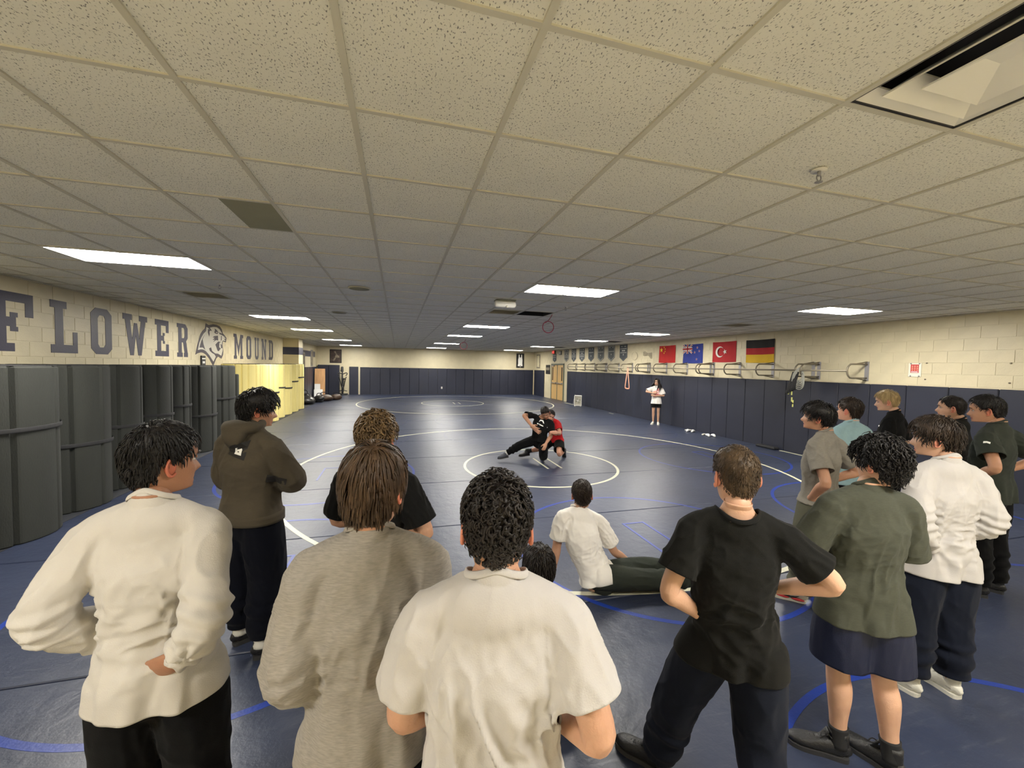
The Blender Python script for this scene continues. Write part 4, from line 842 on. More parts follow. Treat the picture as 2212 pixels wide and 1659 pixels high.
def hair_geo(style, seed, nz=44, nt=64, dens=1., **kw):
    st = dict(STY[style]); st.update(kw); R = np.random.default_rng(seed)
    X, Y, Z, T = head_grid(nz, nt, -.13); C = np.array([0, -.008, .0]); Pt = np.stack([X, Y, Z], -1); hl = hairline(T, st)
    Nn = Pt - np.array([0, -.008, .015]); Nn[..., 2] *= np.where(Z > .0, .9, .35); Nn /= np.linalg.norm(Nn, axis=-1)[..., None]
    k = smst(0, .022, Z - hl); topw = smst(.0, .09, Z); th = st['th'] + (st['top'] - st['th']) * topw
    lump = st['lump'] * wnoise(Pt.reshape(-1, 3), st['ls'], seed, oct_=5).reshape(Z.shape)
    off = np.where(Z > hl - .012, k * (th * .85 + lump) - .004 * (1 - k), -.006)
    V = (Pt + Nn * off[..., None]).reshape(-1, 3); F = []
    for i in range(nz - 1):
        for j in range(nt):
            if Z[i + 1, j] > hl[i, j] - .02: F.append((i * nt + j, i * nt + (j + 1) % nt, (i + 1) * nt + (j + 1) % nt, (i + 1) * nt + j))
    F.append(tuple(range((nz - 1) * nt, nz * nt)))
    # locks
    n = int(st['n'] * dens); cand = np.argwhere((Z > hl + .004)); dz = np.gradient(Z[:, 0]); dw = np.hypot(np.gradient(head_r(Z[:, 0])[0]), dz)[:, None] * np.ones_like(Z); wgt = (np.sqrt(np.maximum(.0004, X ** 2 + (Y + .008) ** 2)) * dw)[cand[:, 0], cand[:, 1]]
    pick = cand[R.choice(len(cand), n, p=wgt / wgt.sum())]; i, j = pick[:, 0], pick[:, 1]
    p = (Pt + Nn * (off * .9)[..., None])[i, j] + R.normal(size=(n, 3)) * .003; nn = Nn[i, j]; K = 7; step = st['ln'] / K * R.uniform(.55, 1.25, n) * (st.get('nape', .45) + (1 - st.get('nape', .45)) * smst(-.05, .05, Z[i, j]))
    crown = np.array([.012, -.045, .115]); g = p - crown; g = g - nn * (g * nn).sum(1)[:, None]; g /= np.linalg.norm(g, axis=1)[:, None] + .01
    fw = kw.get('fwd', .5); front = (p[:, 1] > .0) & (p[:, 2] > .03); g[front] += np.array([0, fw, 0]); jit = R.normal(size=(n, 3)) * (.28 if st['curl'] else .16)
    if style == 'long':
        sg_ = np.where(p[:, 0] > 0, 1., -1.); fr = np.clip(p[:, 1] / .09 + .2, 0, 1); g = g + np.stack([sg_ * 2.2 * fr, -1.4 * fr, 0 * fr], 1); g /= np.linalg.norm(g, axis=1)[:, None]
    path = [p]; d = g * (1 - st['up']) + nn * st['up'] + jit; grav = 0.1 if st['up'] > .5 else .35
    for q in range(K):
        d = d / np.linalg.norm(d, axis=1)[:, None]; p = p + d * step[:, None]
        s = (p - np.array([0, -.008, .01])) / np.array([.079, .104, .112]); rr_ = np.linalg.norm(s, axis=1); lim = 1 + (st['th'] + (st['top'] - st['th']) * smst(.0, .09, p[:, 2])) * 8.5; m = (rr_ < lim) & (p[:, 2] > -.08)
        p[m] += (s[m] / rr_[m][:, None]) * np.array([.079, .104, .112]) * (lim[m] - rr_[m])[:, None] * .7
        lim2 = lim + st.get('puff', .13); s = (p - np.array([0, -.008, .01])) / np.array([.079, .104, .112]); rr_ = np.linalg.norm(s, axis=1); m = (rr_ > lim2) & (p[:, 2] > -.05); p[m] -= (s[m] / rr_[m][:, None]) * np.array([.079, .104, .112]) * (rr_[m] - lim2[m])[:, None] * .8
        d = d + np.array([0, 0, -grav]) + g * .15 + (nn * -.12 if st['up'] > .3 else 0) + (R.normal(size=(n, 3)) * .35 if st['curl'] else 0); path.append(p.copy())
    path = np.array(path)                      # K+1, n, 3
    if st['curl']:
        e1 = np.cross(nn, (0, 0, 1.)); e1 /= np.linalg.norm(e1, axis=1)[:, None] + 1e-6; e2 = np.cross(nn, e1); ph = R.uniform(0, 6.28, n); om = R.uniform(1.0, 1.9, n)
        for q in range(K + 1): path[q] += st['curl'] * min(1, q / 2) * (np.cos(ph + om * q)[:, None] * e1 + np.sin(ph + om * q)[:, None] * e2)
    rad = st['r'] * R.uniform(.6, 1.3, n); VV = []; FF = []
    tg = np.gradient(path, axis=0); tg /= np.linalg.norm(tg, axis=2)[..., None] + 1e-9; ax = np.cross(tg, nn[None]); ax /= np.linalg.norm(ax, axis=2)[..., None] + 1e-9; bx = np.cross(tg, ax)
    for a, wx, wy in ((0, 1.5, .7), (2.094, 1.5, .7), (4.189, 1.5, .7)):
        tp = np.array([1, 1.1, 1.1, 1.05, .95, .8, .55, .12])[:, None] * rad[None]; VV.append(path + ax * (tp * math.cos(a) * wx)[..., None] + bx * (tp * math.sin(a) * wy)[..., None])
    VV = np.stack(VV, 2)                       # K+1, n, 3(side), 3
    idx = np.arange((K + 1) * n * 3).reshape(K + 1, n, 3)
    for s in range(3):
        FF.append(np.stack([idx[:-1, :, s], idx[:-1, :, (s + 1) % 3], idx[1:, :, (s + 1) % 3], idx[1:, :, s]], -1).reshape(-1, 4))
    return join((V, F), (VV.reshape(-1, 3), np.concatenate(FF).tolist()))
# ---- hands
def hand(w, d, palm, side, curl=.5, spread=.12, s=1., thumb=.7):
    """w wrist, d direction to the fingers, palm the way the palm faces, side +1 right / -1 left"""
    d = nrm(d); palm = nrm(palm - d * np.dot(palm, d)); x = np.cross(d, palm) * side; x = nrm(x)      # x points to the thumb side
    L = lambda a, b, c: w + s * (x * a + d * b + palm * c); out = []
    out.append(tube([L(0, -.02, 0), L(0, .02, 0), L(.003, .055, -.002), L(0, .092, 0)], [.027 * s, .034 * s, .041 * s, .040 * s], [.021 * s, .018 * s, .016 * s, .0125 * s], side=x, n=12, sub=3, round_=True))
    for k, (ox, ln, r) in enumerate(((.030, .072, .0088), (.0102, .080, .0092), (-.0102, .074, .0087), (-.029, .058, .0078))):
        a = curl * (.75 + .12 * k); p = L(ox, .088, 0); pts = [L(ox * .9, .06, 0), p]; ang = 0; sp = spread * (1.5 - k) * .5; dirv = nrm(d + x * sp)
        for seg, f in ((.45, .9), (.32, 1.15), (.23, .8)):
            ang += a * f; v = dirv * math.cos(ang) + palm * math.sin(ang); p = p + v * ln * seg * s; pts.append(p)
        out.append(tube(pts, [r * s, r * 1.05 * s, r * s, r * .92 * s, r * .75 * s], n=8, sub=3, round_=True))
    pts = [L(.018, .015, .004), L(.040, .042, .012), L(.052 + .012 * thumb, .070, .018 + .012 * curl), L(.054 + .016 * thumb, .094, .024 + .02 * curl)]
    out.append(tube(pts, [.015 * s, .0135 * s, .0105 * s, .0085 * s], n=8, sub=3, round_=True)); return out
# ---- shoes: built along +y from the heel, sole on z=0
def shoe_parts(high, s=1.):
    y = [-.075, -.06, -.02, .03, .08, .13, .17, .192]; w = [.018, .031, .036, .038, .044, .047, .036, .014]; h = [.055, .075, .085, .078, .062, .05, .042, .03]
    V, F = tube([(0, a, .016 + b / 2) for a, b in zip(y, h)], w, [b / 2 for b in h], side=(1, 0, 0), n=16, sub=3, round_=True, ex=2.6); V[:, 2] = np.maximum(V[:, 2], .012)
    up = join((V, F), tube([(0, -.035, .05), (0, -.037, .085), (0, -.035, .10 + high)], [.036, .035, .037], [.046, .045, .046], side=(1, 0, 0), n=16, sub=3))
    yy = [-.082, -.07, -.03, .03, .08, .13, .175, .2]; ww = [.016, .033, .038, .039, .047, .05, .04, .015]
    n = 8; a = [(-q, b) for q, b in zip(ww, yy)]; b_ = [(q, b) for q, b in zip(ww, yy)][::-1]; o = crom(a + b_ + a[:1], 3)[:-1]; m = len(o)
    SV = np.concatenate([np.c_[o, np.full(m, z)] for z in (0., .024)]); SF = [(k, (k + 1) % m, m + (k + 1) % m, m + k) for k in range(m)] + [tuple(range(m))[::-1], tuple(range(m, 2 * m))]
    lace = []
    for k in range(5): yv = .03 + .02 * k; z = .092 - .0065 * k - .0 * high; lace.append(tube([(-.024, yv, z - .014), (0, yv + .004, z + .003), (.024, yv, z - .014)], .0034, n=6, sub=3))
    if high > .03: lace += [tube([(-.026, .0, .11), (0, .012, .115), (.026, .0, .11)], .0034, n=6, sub=3), tube([(.0, .012, .118), (-.02, .04, .135), (-.035, .05, .115), (-.01, .02, .115)], .003, n=6, sub=4)]
    tongue = tube([(0, .095, .07), (0, .05, .085), (0, .015, .105 + .6 * high)], [.02, .022, .024], [.006, .007, .008], side=(1, 0, 0), n=10, sub=3, round_=True)
    return [('upper', (up[0] * s, up[1])), ('sole', (SV * s, SF)), ('laces', tuple((lambda g: (g[0] * s, g[1]))(join(*lace)))), ('tongue', (tongue[0] * s, tongue[1]))]
SKIN = {'a': (182, 140, 115), 'b': (170, 126, 100), 'c': (148, 106, 82), 'd': (192, 152, 127), 'e': (190, 142, 119)}
def skin_mats(k):
    c = SKIN[k]; m = mat('skin_' + k, c, .5, .07, 14, .12, 160, spec=.35); m.node_tree.nodes['Principled BSDF'].inputs['Subsurface Weight'].default_value = .08
    m.node_tree.nodes['Principled BSDF'].inputs['Subsurface Radius'].default_value = (.01, .004, .002)
    return [m, mat('lips_' + k, (c[0] - 22, c[1] - 52, c[2] - 40), .45), mat('ear_' + k, (min(255, c[0] + 8), c[1] - 22, c[2] - 20), .5, .05, 20), mat('eye_white', (176, 168, 160), .3), mat('eye_dark', (38, 28, 24), .5)]
def hair_mat(name, rgb, rgb2=None, v=.35): return mat('hair_' + name, tuple(int(q * .8) for q in rgb), .45, v, 30, .3, 220, spec=.28, stretch=(1, 1, .4), rgb2=tuple(int(q * .8) for q in rgb2) if rgb2 else None)
def fabric(name, rgb, heather=0., rough=.92, bs=260, b=.25, st=None):
    m = mat('cloth_' + name, rgb, rough, heather or .04, 130 if heather else 7, b, bs, spec=.1, sheen=.03, stretch=st or ((.4, .4, 2.5) if heather else None), detail=6, bdist=.004); return m

def person(label, pos, yaw, J, head, skin, hair, shirt, pants, shoes, H=1.72, vox=.007, group=None, lod=1., build=1., hands=None, extra=None):
    """J: joints in body space (right, forward, up) at 1.75 m stature, or world points. Parts hang under one Empty on the floor."""
    k = H / 1.75; cy, sy = math.cos(math.radians(yaw)), math.sin(math.radians(yaw)); rv, fv = np.array([cy, -sy, 0]), np.array([sy, cy, 0]); base = np.array([pos[0], pos[1], 0.])
    W = lambda p: base + k * (rv * p[0] + fv * p[1] + np.array([0, 0, p[2]]))
    D = {'pelvis': (0, 0, .94), 'waist': (0, .01, 1.08), 'chest': (0, .0, 1.27), 'neck': (0, -.02, 1.505), 'shL': (-.168, -.015, 1.41), 'shR': (.168, -.015, 1.41),
         'hipL': (-.088, 0, .92), 'hipR': (.088, 0, .92), 'knL': (-.11, .02, .5), 'knR': (.11, .02, .5), 'anL': (-.12, -.03, .09), 'anR': (.12, -.03, .09),
         'elL': (-.25, -.03, 1.13), 'elR': (.25, -.03, 1.13), 'wrL': (-.25, .06, .9), 'wrR': (.25, .06, .9), 'head': (0, .015, 1.63)}
    j = {n: W(v) for n, v in D.items()}
    for n, v in J.items(): j[n] = np.array(v[1]) if v[0] == 'w' else W(v)
    root = thing('person', label, 'person', base, group)
    sd = nrm(j['shR'] - j['shL']); hd = nrm(j['hipR'] - j['hipL']); md = nrm(sd + hd); b = build * k
    up = nrm(j['neck'] - j['pelvis'])
    # head frame
    hy, hp, hr = head; a = math.radians(hy); f = np.array([math.sin(a), math.cos(a), 0]); r = np.array([math.cos(a), -math.sin(a), 0]); u = np.array([0, 0, 1.])
    p_ = math.radians(hp); f, u = f * math.cos(p_) + u * math.sin(p_), u * math.cos(p_) - f * math.sin(p_); q = math.radians(hr); r, u = r * math.cos(q) + u * math.sin(q), u * math.cos(q) - r * math.sin(q)
    HR = np.stack([r, f, u], 1); hs = hair.get('hs', 1.) * (.5 + .5 * k)
    hw = lambda V: j['head'] + hs * (np.asarray(V) @ HR.T)
    nzh, nth = (60, 64) if lod >= 1 else (40, 36)
    V, F, mi = head_mesh(nzh, nth); Vw = hw(V)
    # the neck end of the loft bends into the shoulders
    nb = np.stack([sd, np.cross(up, sd), up], 1); nb[:, 1] = nrm(np.cross(up, sd)); alt = (j['neck'] + up * (.075 * k)) + hs * ((V - np.array([0, 0, -.125])) @ nb.T)
    wq = smst(-.095, -.17, V[:, 2])[:, None]; Vw = Vw * (1 - wq) + alt * wq
    parts_head = (Vw, F)
    # trunk and limbs of the bare body
    shc = (j['shL'] + j['shR']) / 2
    up3 = nrm(j['neck'] - j['chest'])
    trunk = tube([j['pelvis'] - up * .06 * k, j['pelvis'], j['waist'], j['chest'], shc * .8 + j['chest'] * .2, j['neck'] + up3 * .02], np.array([.142, .142, .122, .138, .12, .055]) * b, np.array([.095, .10, .085, .10, .072, .05]) * b, side=[hd, hd, md, sd, sd, sd], n=20, sub=4, round_=True)
    trap = [tube([j['neck'] - up3 * .028 * k, (j['neck'] * .5 + j[s] * .5) - up3 * .012 * k, j[s]], np.array([.045, .036, .036]) * b, n=12, sub=3, round_=True) for s in ('shL', 'shR')]
    body = [trunk] + trap; arms = {}
    for s, sg in (('L', -1), ('R', 1)):
        S_, E_, W_ = j['sh' + s], j['el' + s], j['wr' + s]; m1 = S_ * .5 + E_ * .5; m2 = E_ * .65 + W_ * .35
        ar = [tube([S_, m1, E_, m2, W_], np.array([.042, .044, .040, .042, .027]) * b, np.array([.042, .044, .038, .038, .023]) * b, n=14, sub=4, round_=True)]
        hspec = (hands or {}).get(s, {}); dr = hspec.get('d'); dr = nrm(W_ - E_) if dr is None else (rv * dr[0] + fv * dr[1] + np.array([0, 0, dr[2]]))
        pm = hspec.get('palm', (-sg, .2, 0)); pm = rv * pm[0] + fv * pm[1] + np.array([0, 0, pm[2]])
        ar += hand(W_ + nrm(dr) * .01, dr, pm, sg, hspec.get('curl', .45), hspec.get('spread', .12), k * hspec.get('s', 1.), hspec.get('thumb', .7)); arms[s] = ar
        Hp, K_, A_ = j['hip' + s], j['kn' + s], j['an' + s]
        back = nrm(np.cross(hd, A_ - K_) + 1e-9); back = -fv if np.dot(back, fv) > 0 else back
        calf = K_ * .7 + A_ * .3 + (-fv) * .012 * (1 if np.dot(A_ - K_, (0, 0, -1)) > .2 else 0)
        body.append(tube([Hp, Hp * .6 + K_ * .4, K_, calf, K_ * .3 + A_ * .7, A_], np.array([.088, .078, .055, .058, .042, .036]) * b, n=14, sub=4, round_=True))
    v1, n1, f1 = remesh(body, .011 if lod >= 1 else .014, 4); geos = [(Vw, F)]; mis = list(mi)
    bare = pants['kind'] == 'shorts'
    geos.append((v1, f1 if isinstance(f1, list) else f1.tolist())); mis += [0] * len(f1)
    for s in 'LR':
        v2, n2, f2 = remesh(arms[s], .0042 if lod >= 1 else .0065, 3); geos.append((v2, f2 if isinstance(f2, list) else f2.tolist())); mis += [0] * len(f2)
    sm = skin_mats(skin); mk('body', join(*geos), sm, root, True, midx=mis)
    # hair
    hv, hf = hair_geo(hair['style'], hair.get('seed', 1), dens=lod if lod < 1 else 1., **hair.get('kw', {})); mk('hair', (hw(hv), hf), hair['mat'], root, True)
    # ---- trousers or shorts
    pv = j['pelvis']
    pe = pants.get('ease', .02); pl = pants.get('len', .97); fm = []; pp = [tube([pv + up * .07 * k, pv + up * .04 * k, pv, (j['hipL'] + j['hipR']) / 2 - up * .07 * k], np.array([.128, .138, .148, .12]) * b + pe * .35, np.array([.09, .10, .112, .10]) * b + pe * .35, side=hd, n=22, sub=4, round_=True)]
    fd = []; ph = []
    for s in 'LR':
        Hp, K_, A_ = j['hip' + s], j['kn' + s], j['an' + s]
        if pants['kind'] == 'shorts':
            fr = pants.get('frac', .8); en = Hp + (K_ - Hp) * fr; ex_ = Hp + (K_ - Hp) * (fr + .12); pp.append(tube([Hp, Hp * .6 + en * .4, en, ex_], np.array([.086, .094, .100, .102]) * b + pe * np.array([.5, .9, 1, 1]), n=20, sub=4)); ph.append((en, K_ - Hp, .17)); fd.append(('flow', .003, 14, K_ - Hp, 3.5, 41, en, .25))
        else:
            cf = pants.get('cuffr', .058); dn = nrm(A_ - K_); en = K_ + (A_ - K_) * pl; pp.append(tube([Hp, Hp * .55 + K_ * .45, K_, K_ * .5 + A_ * .5, en, en + dn * .05], np.array([.084, .082, .068, .064, cf, cf]) * b + pe * np.array([.7, 1, 1, 1, .4, .4]), n=20, sub=4)); ph.append((en, A_ - K_, .12))
            fd += [('ring', K_ * .7 + A_ * .3, en, .007, 62, 2 + len(label), .16), ('flow', .003, 13, (K_ - Hp) + hd * .1, 3., 43, Hp * .4 + K_ * .6, .3), ('flow', .003, 13, (A_ - K_) + hd * .12, 2., 47, K_, .2)]
    v, n_, f_ = remesh(pp, max(vox, .008), 8); v = creases(v, n_, fd); V2, F2, _ = cut(v, n_, f_, ph, [])
    pbv = BVHTree.FromPolygons(V2.tolist(), [tuple(map(int, q)) for q in F2])
    po = mk(pants['name'], (V2, F2), pants['mat'], root, True)
    if pants.get('logo'):
        g = pants['logo'](j, W, b); mk('small_logo', g, M['paper'], po)
    # ---- shirt
    st = shirt; e = st.get('ease', 0.022); hem = st.get('hem', .84); fl = st.get('flare', 1.0); sl = st.get('sleeve', .62); pv = j['pelvis']
    hc = pv + up * ((hem - .94) * k); ext = hc - up * .05 * k
    wb_ = np.array([.168 * fl, .163 * fl, .150, .136, .148, .142, .085]) * b + e * .85; db_ = np.array([.118 * fl, .117 * fl, .106, .094, .106, .074, .054]) * b + e * .7
    ctr = [ext, hc, pv + up * .03 * k, j['waist'], j['chest'], j['chest'] * .35 + shc * .65, shc + up3 * .028 * k]
    if hem > .95: ctr[2] = hc + up * .02
    tr = tube(ctr, wb_, db_, side=[hd, hd, hd, md, sd, sd, sd], n=28, sub=4, ex=2.25); sp = [tr]
    for s in ('shL', 'shR'): sp.append(tube([j['neck'] - up3 * .024 * k, (j['neck'] * .5 + j[s] * .5) - up3 * .006 * k, j[s] + up3 * .0], np.array([.052, .046, .048]) * b + e * .3, n=14, sub=3, round_=True))
    bk_ = -nrm(np.cross(up, sd)); sp.append(ell(j['neck'] - up3 * .080 * k + bk_ * .016, np.array([.13, .075, .095]) * b, np.stack([sd, -bk_, up3], 1), 24, 14))
    hems = [(hc, -up, .34 * k)]; folds = []
    for s in 'LR':
        S_, E_, W_ = j['sh' + s], j['el' + s], j['wr' + s]
        if sl <= 1:                            # short sleeve, sl = share of the upper arm
            en = S_ + (E_ - S_) * (sl + .12); sp.append(tube([S_, S_ * .5 + en * .5, en], np.array([.052, .056, .060]) * b + e * np.array([.45, .7, .95]), n=18, sub=4, round_=False)); hems.append((S_ + (E_ - S_) * sl, E_ - S_, (.062 * b + e * .95) * 1.0))
            folds.append(('flow', .004, 26, E_ - S_, 3., 11 + len(label), S_ * .6 + en * .4, .16))
        else:
            en = W_ + nrm(W_ - E_) * .03; sp.append(tube([S_, S_ * .5 + E_ * .5, E_, E_ * .5 + W_ * .5, W_ * .93 + E_ * .07, en], np.array([.052, .052, .050, .046, .036, .032]) * b + e * np.array([.45, .65, .7, .65, .4, .25]), n=18, sub=4, round_=False)); hems.append((W_, W_ - E_, .047)) if s not in st.get('nocut', '') else None
            folds += [('ring', S_ * .35 + E_ * .65, E_ * .45 + W_ * .55, .006, 120, 3 + len(label), .12), ('ring', E_ * .4 + W_ * .6, W_, .006, 150, 1, .1), ('flow', .004, 20, E_ - S_, 2.5, 31, S_ * .5 + E_ * .5, .2)]
        armpit = S_ + up3 * -.1 * k - sd * (.03 if s == 'R' else -.03); folds.append(('pinch', armpit, .0018, 5, .13, 2 + len(label) * .3, fv))
    if hair.get('hood'): 
        nk = j['neck']; bk = -nrm(np.cross(up, sd)) 
        a_ = np.linspace(0, 2 * np.pi, 14, endpoint=False); rg = np.stack([nk + sd * (.105 * math.cos(t_)) + bk * (.035 + .085 * math.sin(t_)) + up * (.035 - .012 * math.sin(t_) - .0 * math.cos(t_)) for t_ in a_])
        sp.append(tube(rg, [.026 + .022 * max(0, math.sin(t_)) for t_ in a_], n=12, sub=3, closed=True))
        sp.append(tube([nk + bk * .10 + up * .035, nk + bk * .125 - up * .03, nk + bk * .115 - up * .10], [.095, .085, .04], [.045, .05, .022], side=sd, n=16, sub=4, round_=True))
    v, n_, f_ = remesh(sp, vox, st.get('smooth', 26))
    folds += [('flow', st.get('drape', .006), 13, up + sd * .25, 4., st.get('seed', 5), hc + up * .1, .26), ('flow', .0035, 24, up * .4 + sd, 3.2, st.get('seed', 5) + 2, j['waist'], .2), ('flow', .003, 15, up + sd * .5, 3., st.get('seed', 5) + 4, j['chest'], .24)]
    for c, amp, cnt, rad_ in st.get('pinch', []): folds.append(('pinch', W(c) if len(c) == 3 else np.array(c[1]), amp, cnt, rad_, len(label), fv))
    for c, ax, amp, sc_, rad_ in st.get('flows', []): folds.append(('flow', amp, sc_, rv * ax[0] + fv * ax[1] + np.array([0, 0, ax[2]]), 5., 17 + len(label), W(c), rad_))
    # hem waves
    s_ = np.clip(1 - np.abs((v - hc) @ up) / (.3 * k), 0, 1) ** 1.6; ang = np.arctan2((v - hc) @ np.cross(up, hd), (v - hc) @ hd); dd = np.linalg.norm((v - hc) - ((v - hc) @ up)[:, None] * up, axis=1)
    v = v + n_ * ((dd < .3 * k) * s_ * st.get('wave', .010) * (np.sin(5 * ang + st.get('seed', 5)) + .6 * np.sin(9 * ang + 2 * st.get('seed', 5))))[:, None]
    v = creases(v, n_, folds)
    zone = np.where((((v - hc) @ up) < .22 * k) & (np.linalg.norm(v - hc, axis=1) < .34 * k))[0]
    tbv = BVHTree.FromPolygons(v1.tolist(), [tuple(map(int, q)) for q in f1])
    def push(idx, bvh, far, need, put):        # keeps cloth outside what it covers
        for q_ in idx:
            h_ = bvh.find_nearest(Vector(v[q_]), far)
            if h_[0] is not None and (v[q_] - np.array(h_[0])) @ np.array(h_[1]) < need: v[q_] = np.array(h_[0]) + np.array(h_[1]) * put
    push(range(len(v)), tbv, .05, .004, .006); push(zone, pbv, .09, .007, .009)
    if len(zone):
        fa = np.asarray(f_); ed = np.concatenate([fa[:, [0, 1]], fa[:, [1, 2]], fa[:, [2, 3]], fa[:, [3, 0]]]); mk_ = np.zeros(len(v), bool); mk_[zone] = True; ed = ed[mk_[ed[:, 0]]]
        for _ in range(5):
            acc = np.zeros_like(v); cn = np.zeros(len(v)); np.add.at(acc, ed[:, 0], v[ed[:, 1]]); np.add.at(cn, ed[:, 0], 1); g_ = zone[cn[zone] > 0]; v[g_] = v[g_] * .5 + .5 * acc[g_] / cn[g_][:, None]
        push(zone, pbv, .06, .004, .005); push(zone, tbv, .05, .004, .005)
    nr = st.get('neckr', (.069, .060)); nax = nrm(up3 + nrm(np.cross(up, sd)) * .28); nc = j['neck'] + up3 * (.012 * k) + nrm(np.cross(up, sd)) * .012
    hide = [] if hair.get('hood') else [(nc, nax, sd, nr[0] * b, nr[1] * b, -.06)]
    V2, F2, (B, Vb) = cut(v, n_, f_, hems, hide); so = mk(st['name'], (V2, F2), st['mat'], root, True)
    if hide and st.get('collar', 1):          # ribbed collar along the opening
        bv = np.unique(B); q = Vb[bv] - nc; e2 = nrm(np.cross(nax, sd)); x, y = q @ sd, q @ e2; m = ((x / (nr[0] * b)) ** 2 + (y / (nr[1] * b)) ** 2 < 1.35) & (np.abs(q @ nax) < .12)
        if m.sum() > 12:
            an = np.arctan2(y[m], x[m]); hh = (q @ nax)[m]; N_ = 28; pts = []; sds = []
            for t_ in np.linspace(-np.pi, np.pi, N_, endpoint=False):
                w = np.exp(-((((an - t_ + np.pi) % (2 * np.pi)) - np.pi) / .5) ** 2); hgt = (w * hh).sum() / (w.sum() + 1e-9)
                rd = sd * math.cos(t_) * nr[0] * b + e2 * math.sin(t_) * nr[1] * b; pts.append(nc + rd * 1.02 + nax * (hgt + .002)); sds.append(nrm(nax * .95 - nrm(rd) * .3))
            cg = tube(np.array(pts), .0095, .0035, side=np.array(sds), n=8, sub=2, closed=True); mk('collar', cg, st.get('collar_mat', st['mat']), so, True)
    if st.get('cuff'):
        for s in 'LR':
            E_, W_ = j['el' + s], j['wr' + s]; cg = tube([W_ - nrm(W_ - E_) * .05, W_ + nrm(W_ - E_) * .004], .035 * b + e * .4, n=18, sub=3); mk('cuff', cg, st['mat'], so, True)
        cg = tube([hc + up * .055, hc - up * .004], wb_[1] * 1.015, db_[1] * 1.015, side=hd, n=32, sub=3, ex=2.25); mk('waistband', cg, st.get('band_mat', st['mat']), so, True)
    # ---- socks and shoes
    for s, sg in (('L', -1), ('R', 1)):
        K_, A_ = j['kn' + s], j['an' + s]; fy = (shoes.get('yaw' + s, yaw + sg * 12)); fp = shoes.get('pitch' + s, 0.); a = math.radians(fy); c_, s_ = math.cos(a), math.sin(a)
        fw = np.array([s_, c_, 0]); rt = np.array([c_, -s_, 0]); uu = np.array([0, 0, 1.]); pr = math.radians(fp); fw, uu = fw * math.cos(pr) - uu * math.sin(pr), uu * math.cos(pr) + fw * math.sin(pr)
        Rm_ = np.stack([rt, fw, uu], 1); toW = lambda q: A_ + (np.asarray(q) + np.array([0, .035 * k, -.09 * k])) @ Rm_.T
        if shoes.get('sock') is not None: mk('sock', tube([A_ + (K_ - A_) * .38 * shoes.get('sockh', 1.), A_ + (K_ - A_) * .1, A_ - uu * .02], np.array([.047, .042, .044]) * b, n=16, sub=4), shoes['sock'], root, True)
        pr_ = shoe_parts(shoes.get('high', 0.), k * shoes.get('s', 1.)); sho = mk('shoe', (toW(pr_[0][1][0]), pr_[0][1][1]), shoes['mat'], root, True)
        mk('sole', (toW(pr_[1][1][0]), pr_[1][1][1]), shoes.get('sole', shoes['mat']), sho); mk('laces', (toW(pr_[2][1][0]), pr_[2][1][1]), shoes.get('lace', shoes['mat']), sho, True); mk('tongue', (toW(pr_[3][1][0]), pr_[3][1][1]), shoes['mat'], sho, True)
        if shoes.get('swoosh'):
            for sx in (-1, 1):
                pg = flat([[(.10, .040), (.05, .026), (.0, .022), (-.035, .03), (-.06, .052), (-.03, .040), (.0, .036), (.05, .042)]], lambda q1, q2: np.array([sx * (.050 + .002 * (q1 < .03)) , q1 + .03, q2 + .016]), (sx, 0, 0), .004); mk('side_mark', (toW(pg[0] * k), pg[1]), M['dark'], sho)
            pg = join(*[ell((sx * .042, yv, .03), (.012, .05, .012), None, 12, 8) for sx in (-1, 1) for yv in (-.02, .09)]); mk('red_sole_wave', (toW(pg[0] * k), pg[1]), M['red'], sho, True)
    if extra: extra(root, j, W, rv, fv, up, sd, b, so)
    return root
# ---------------------------------------------------------------- the people
from mathutils.bvhtree import BVHTree
def decal(name, shirt, c, look, polys, m, upv=(0, 0, 1), size=1., off=.0025):   # prints flat artwork onto the cloth where it lies
    look = nrm(look); x = nrm(np.cross(look, upv)); y = np.cross(x, look); o0 = ORG[shirt.name]
    me = shirt.data; bv = BVHTree.FromPolygons([v.co[:] for v in me.vertices], [p.vertices[:] for p in me.polygons])
    VV = []; FF = []
    for p in polys:
        V, F = flat([p], lambda u, v: (u, v, 0), (0, 0, 1), .0); bm = bmesh.new(); vs = [bm.verts.new(v) for v in V]
        for f in F:
            try: bm.faces.new([vs[i] for i in f])
            except ValueError: pass
        bmesh.ops.remove_doubles(bm, verts=bm.verts, dist=1e-5); bmesh.ops.subdivide_edges(bm, edges=[e for e in bm.edges if e.calc_length() * size > .02], cuts=2, use_grid_fill=True); bmesh.ops.triangulate(bm, faces=bm.faces)
        g = frombm(bm); out = []
        for v in g[0]:
            s0 = np.array(c) + (x * v[0] + y * v[1]) * size - look * .35; h = bv.ray_cast(Vector(s0 - o0), Vector(look), .8)
            out.append(np.array(h[0]) + o0 + np.array(h[1]) * off * (1 if np.dot(h[1], look) < 0 else -1) if h[0] is not None else s0 + look * .35)
        VV.append((np.array(out), g[1]))
    return mk(name, join(*VV), m, shirt, False)
def circ(cx, cy, rx, ry=None, n=18): ry = ry or rx; return [(cx + rx * math.cos(a), cy + ry * math.sin(a)) for a in np.linspace(0, 2 * np.pi, n, endpoint=False)]
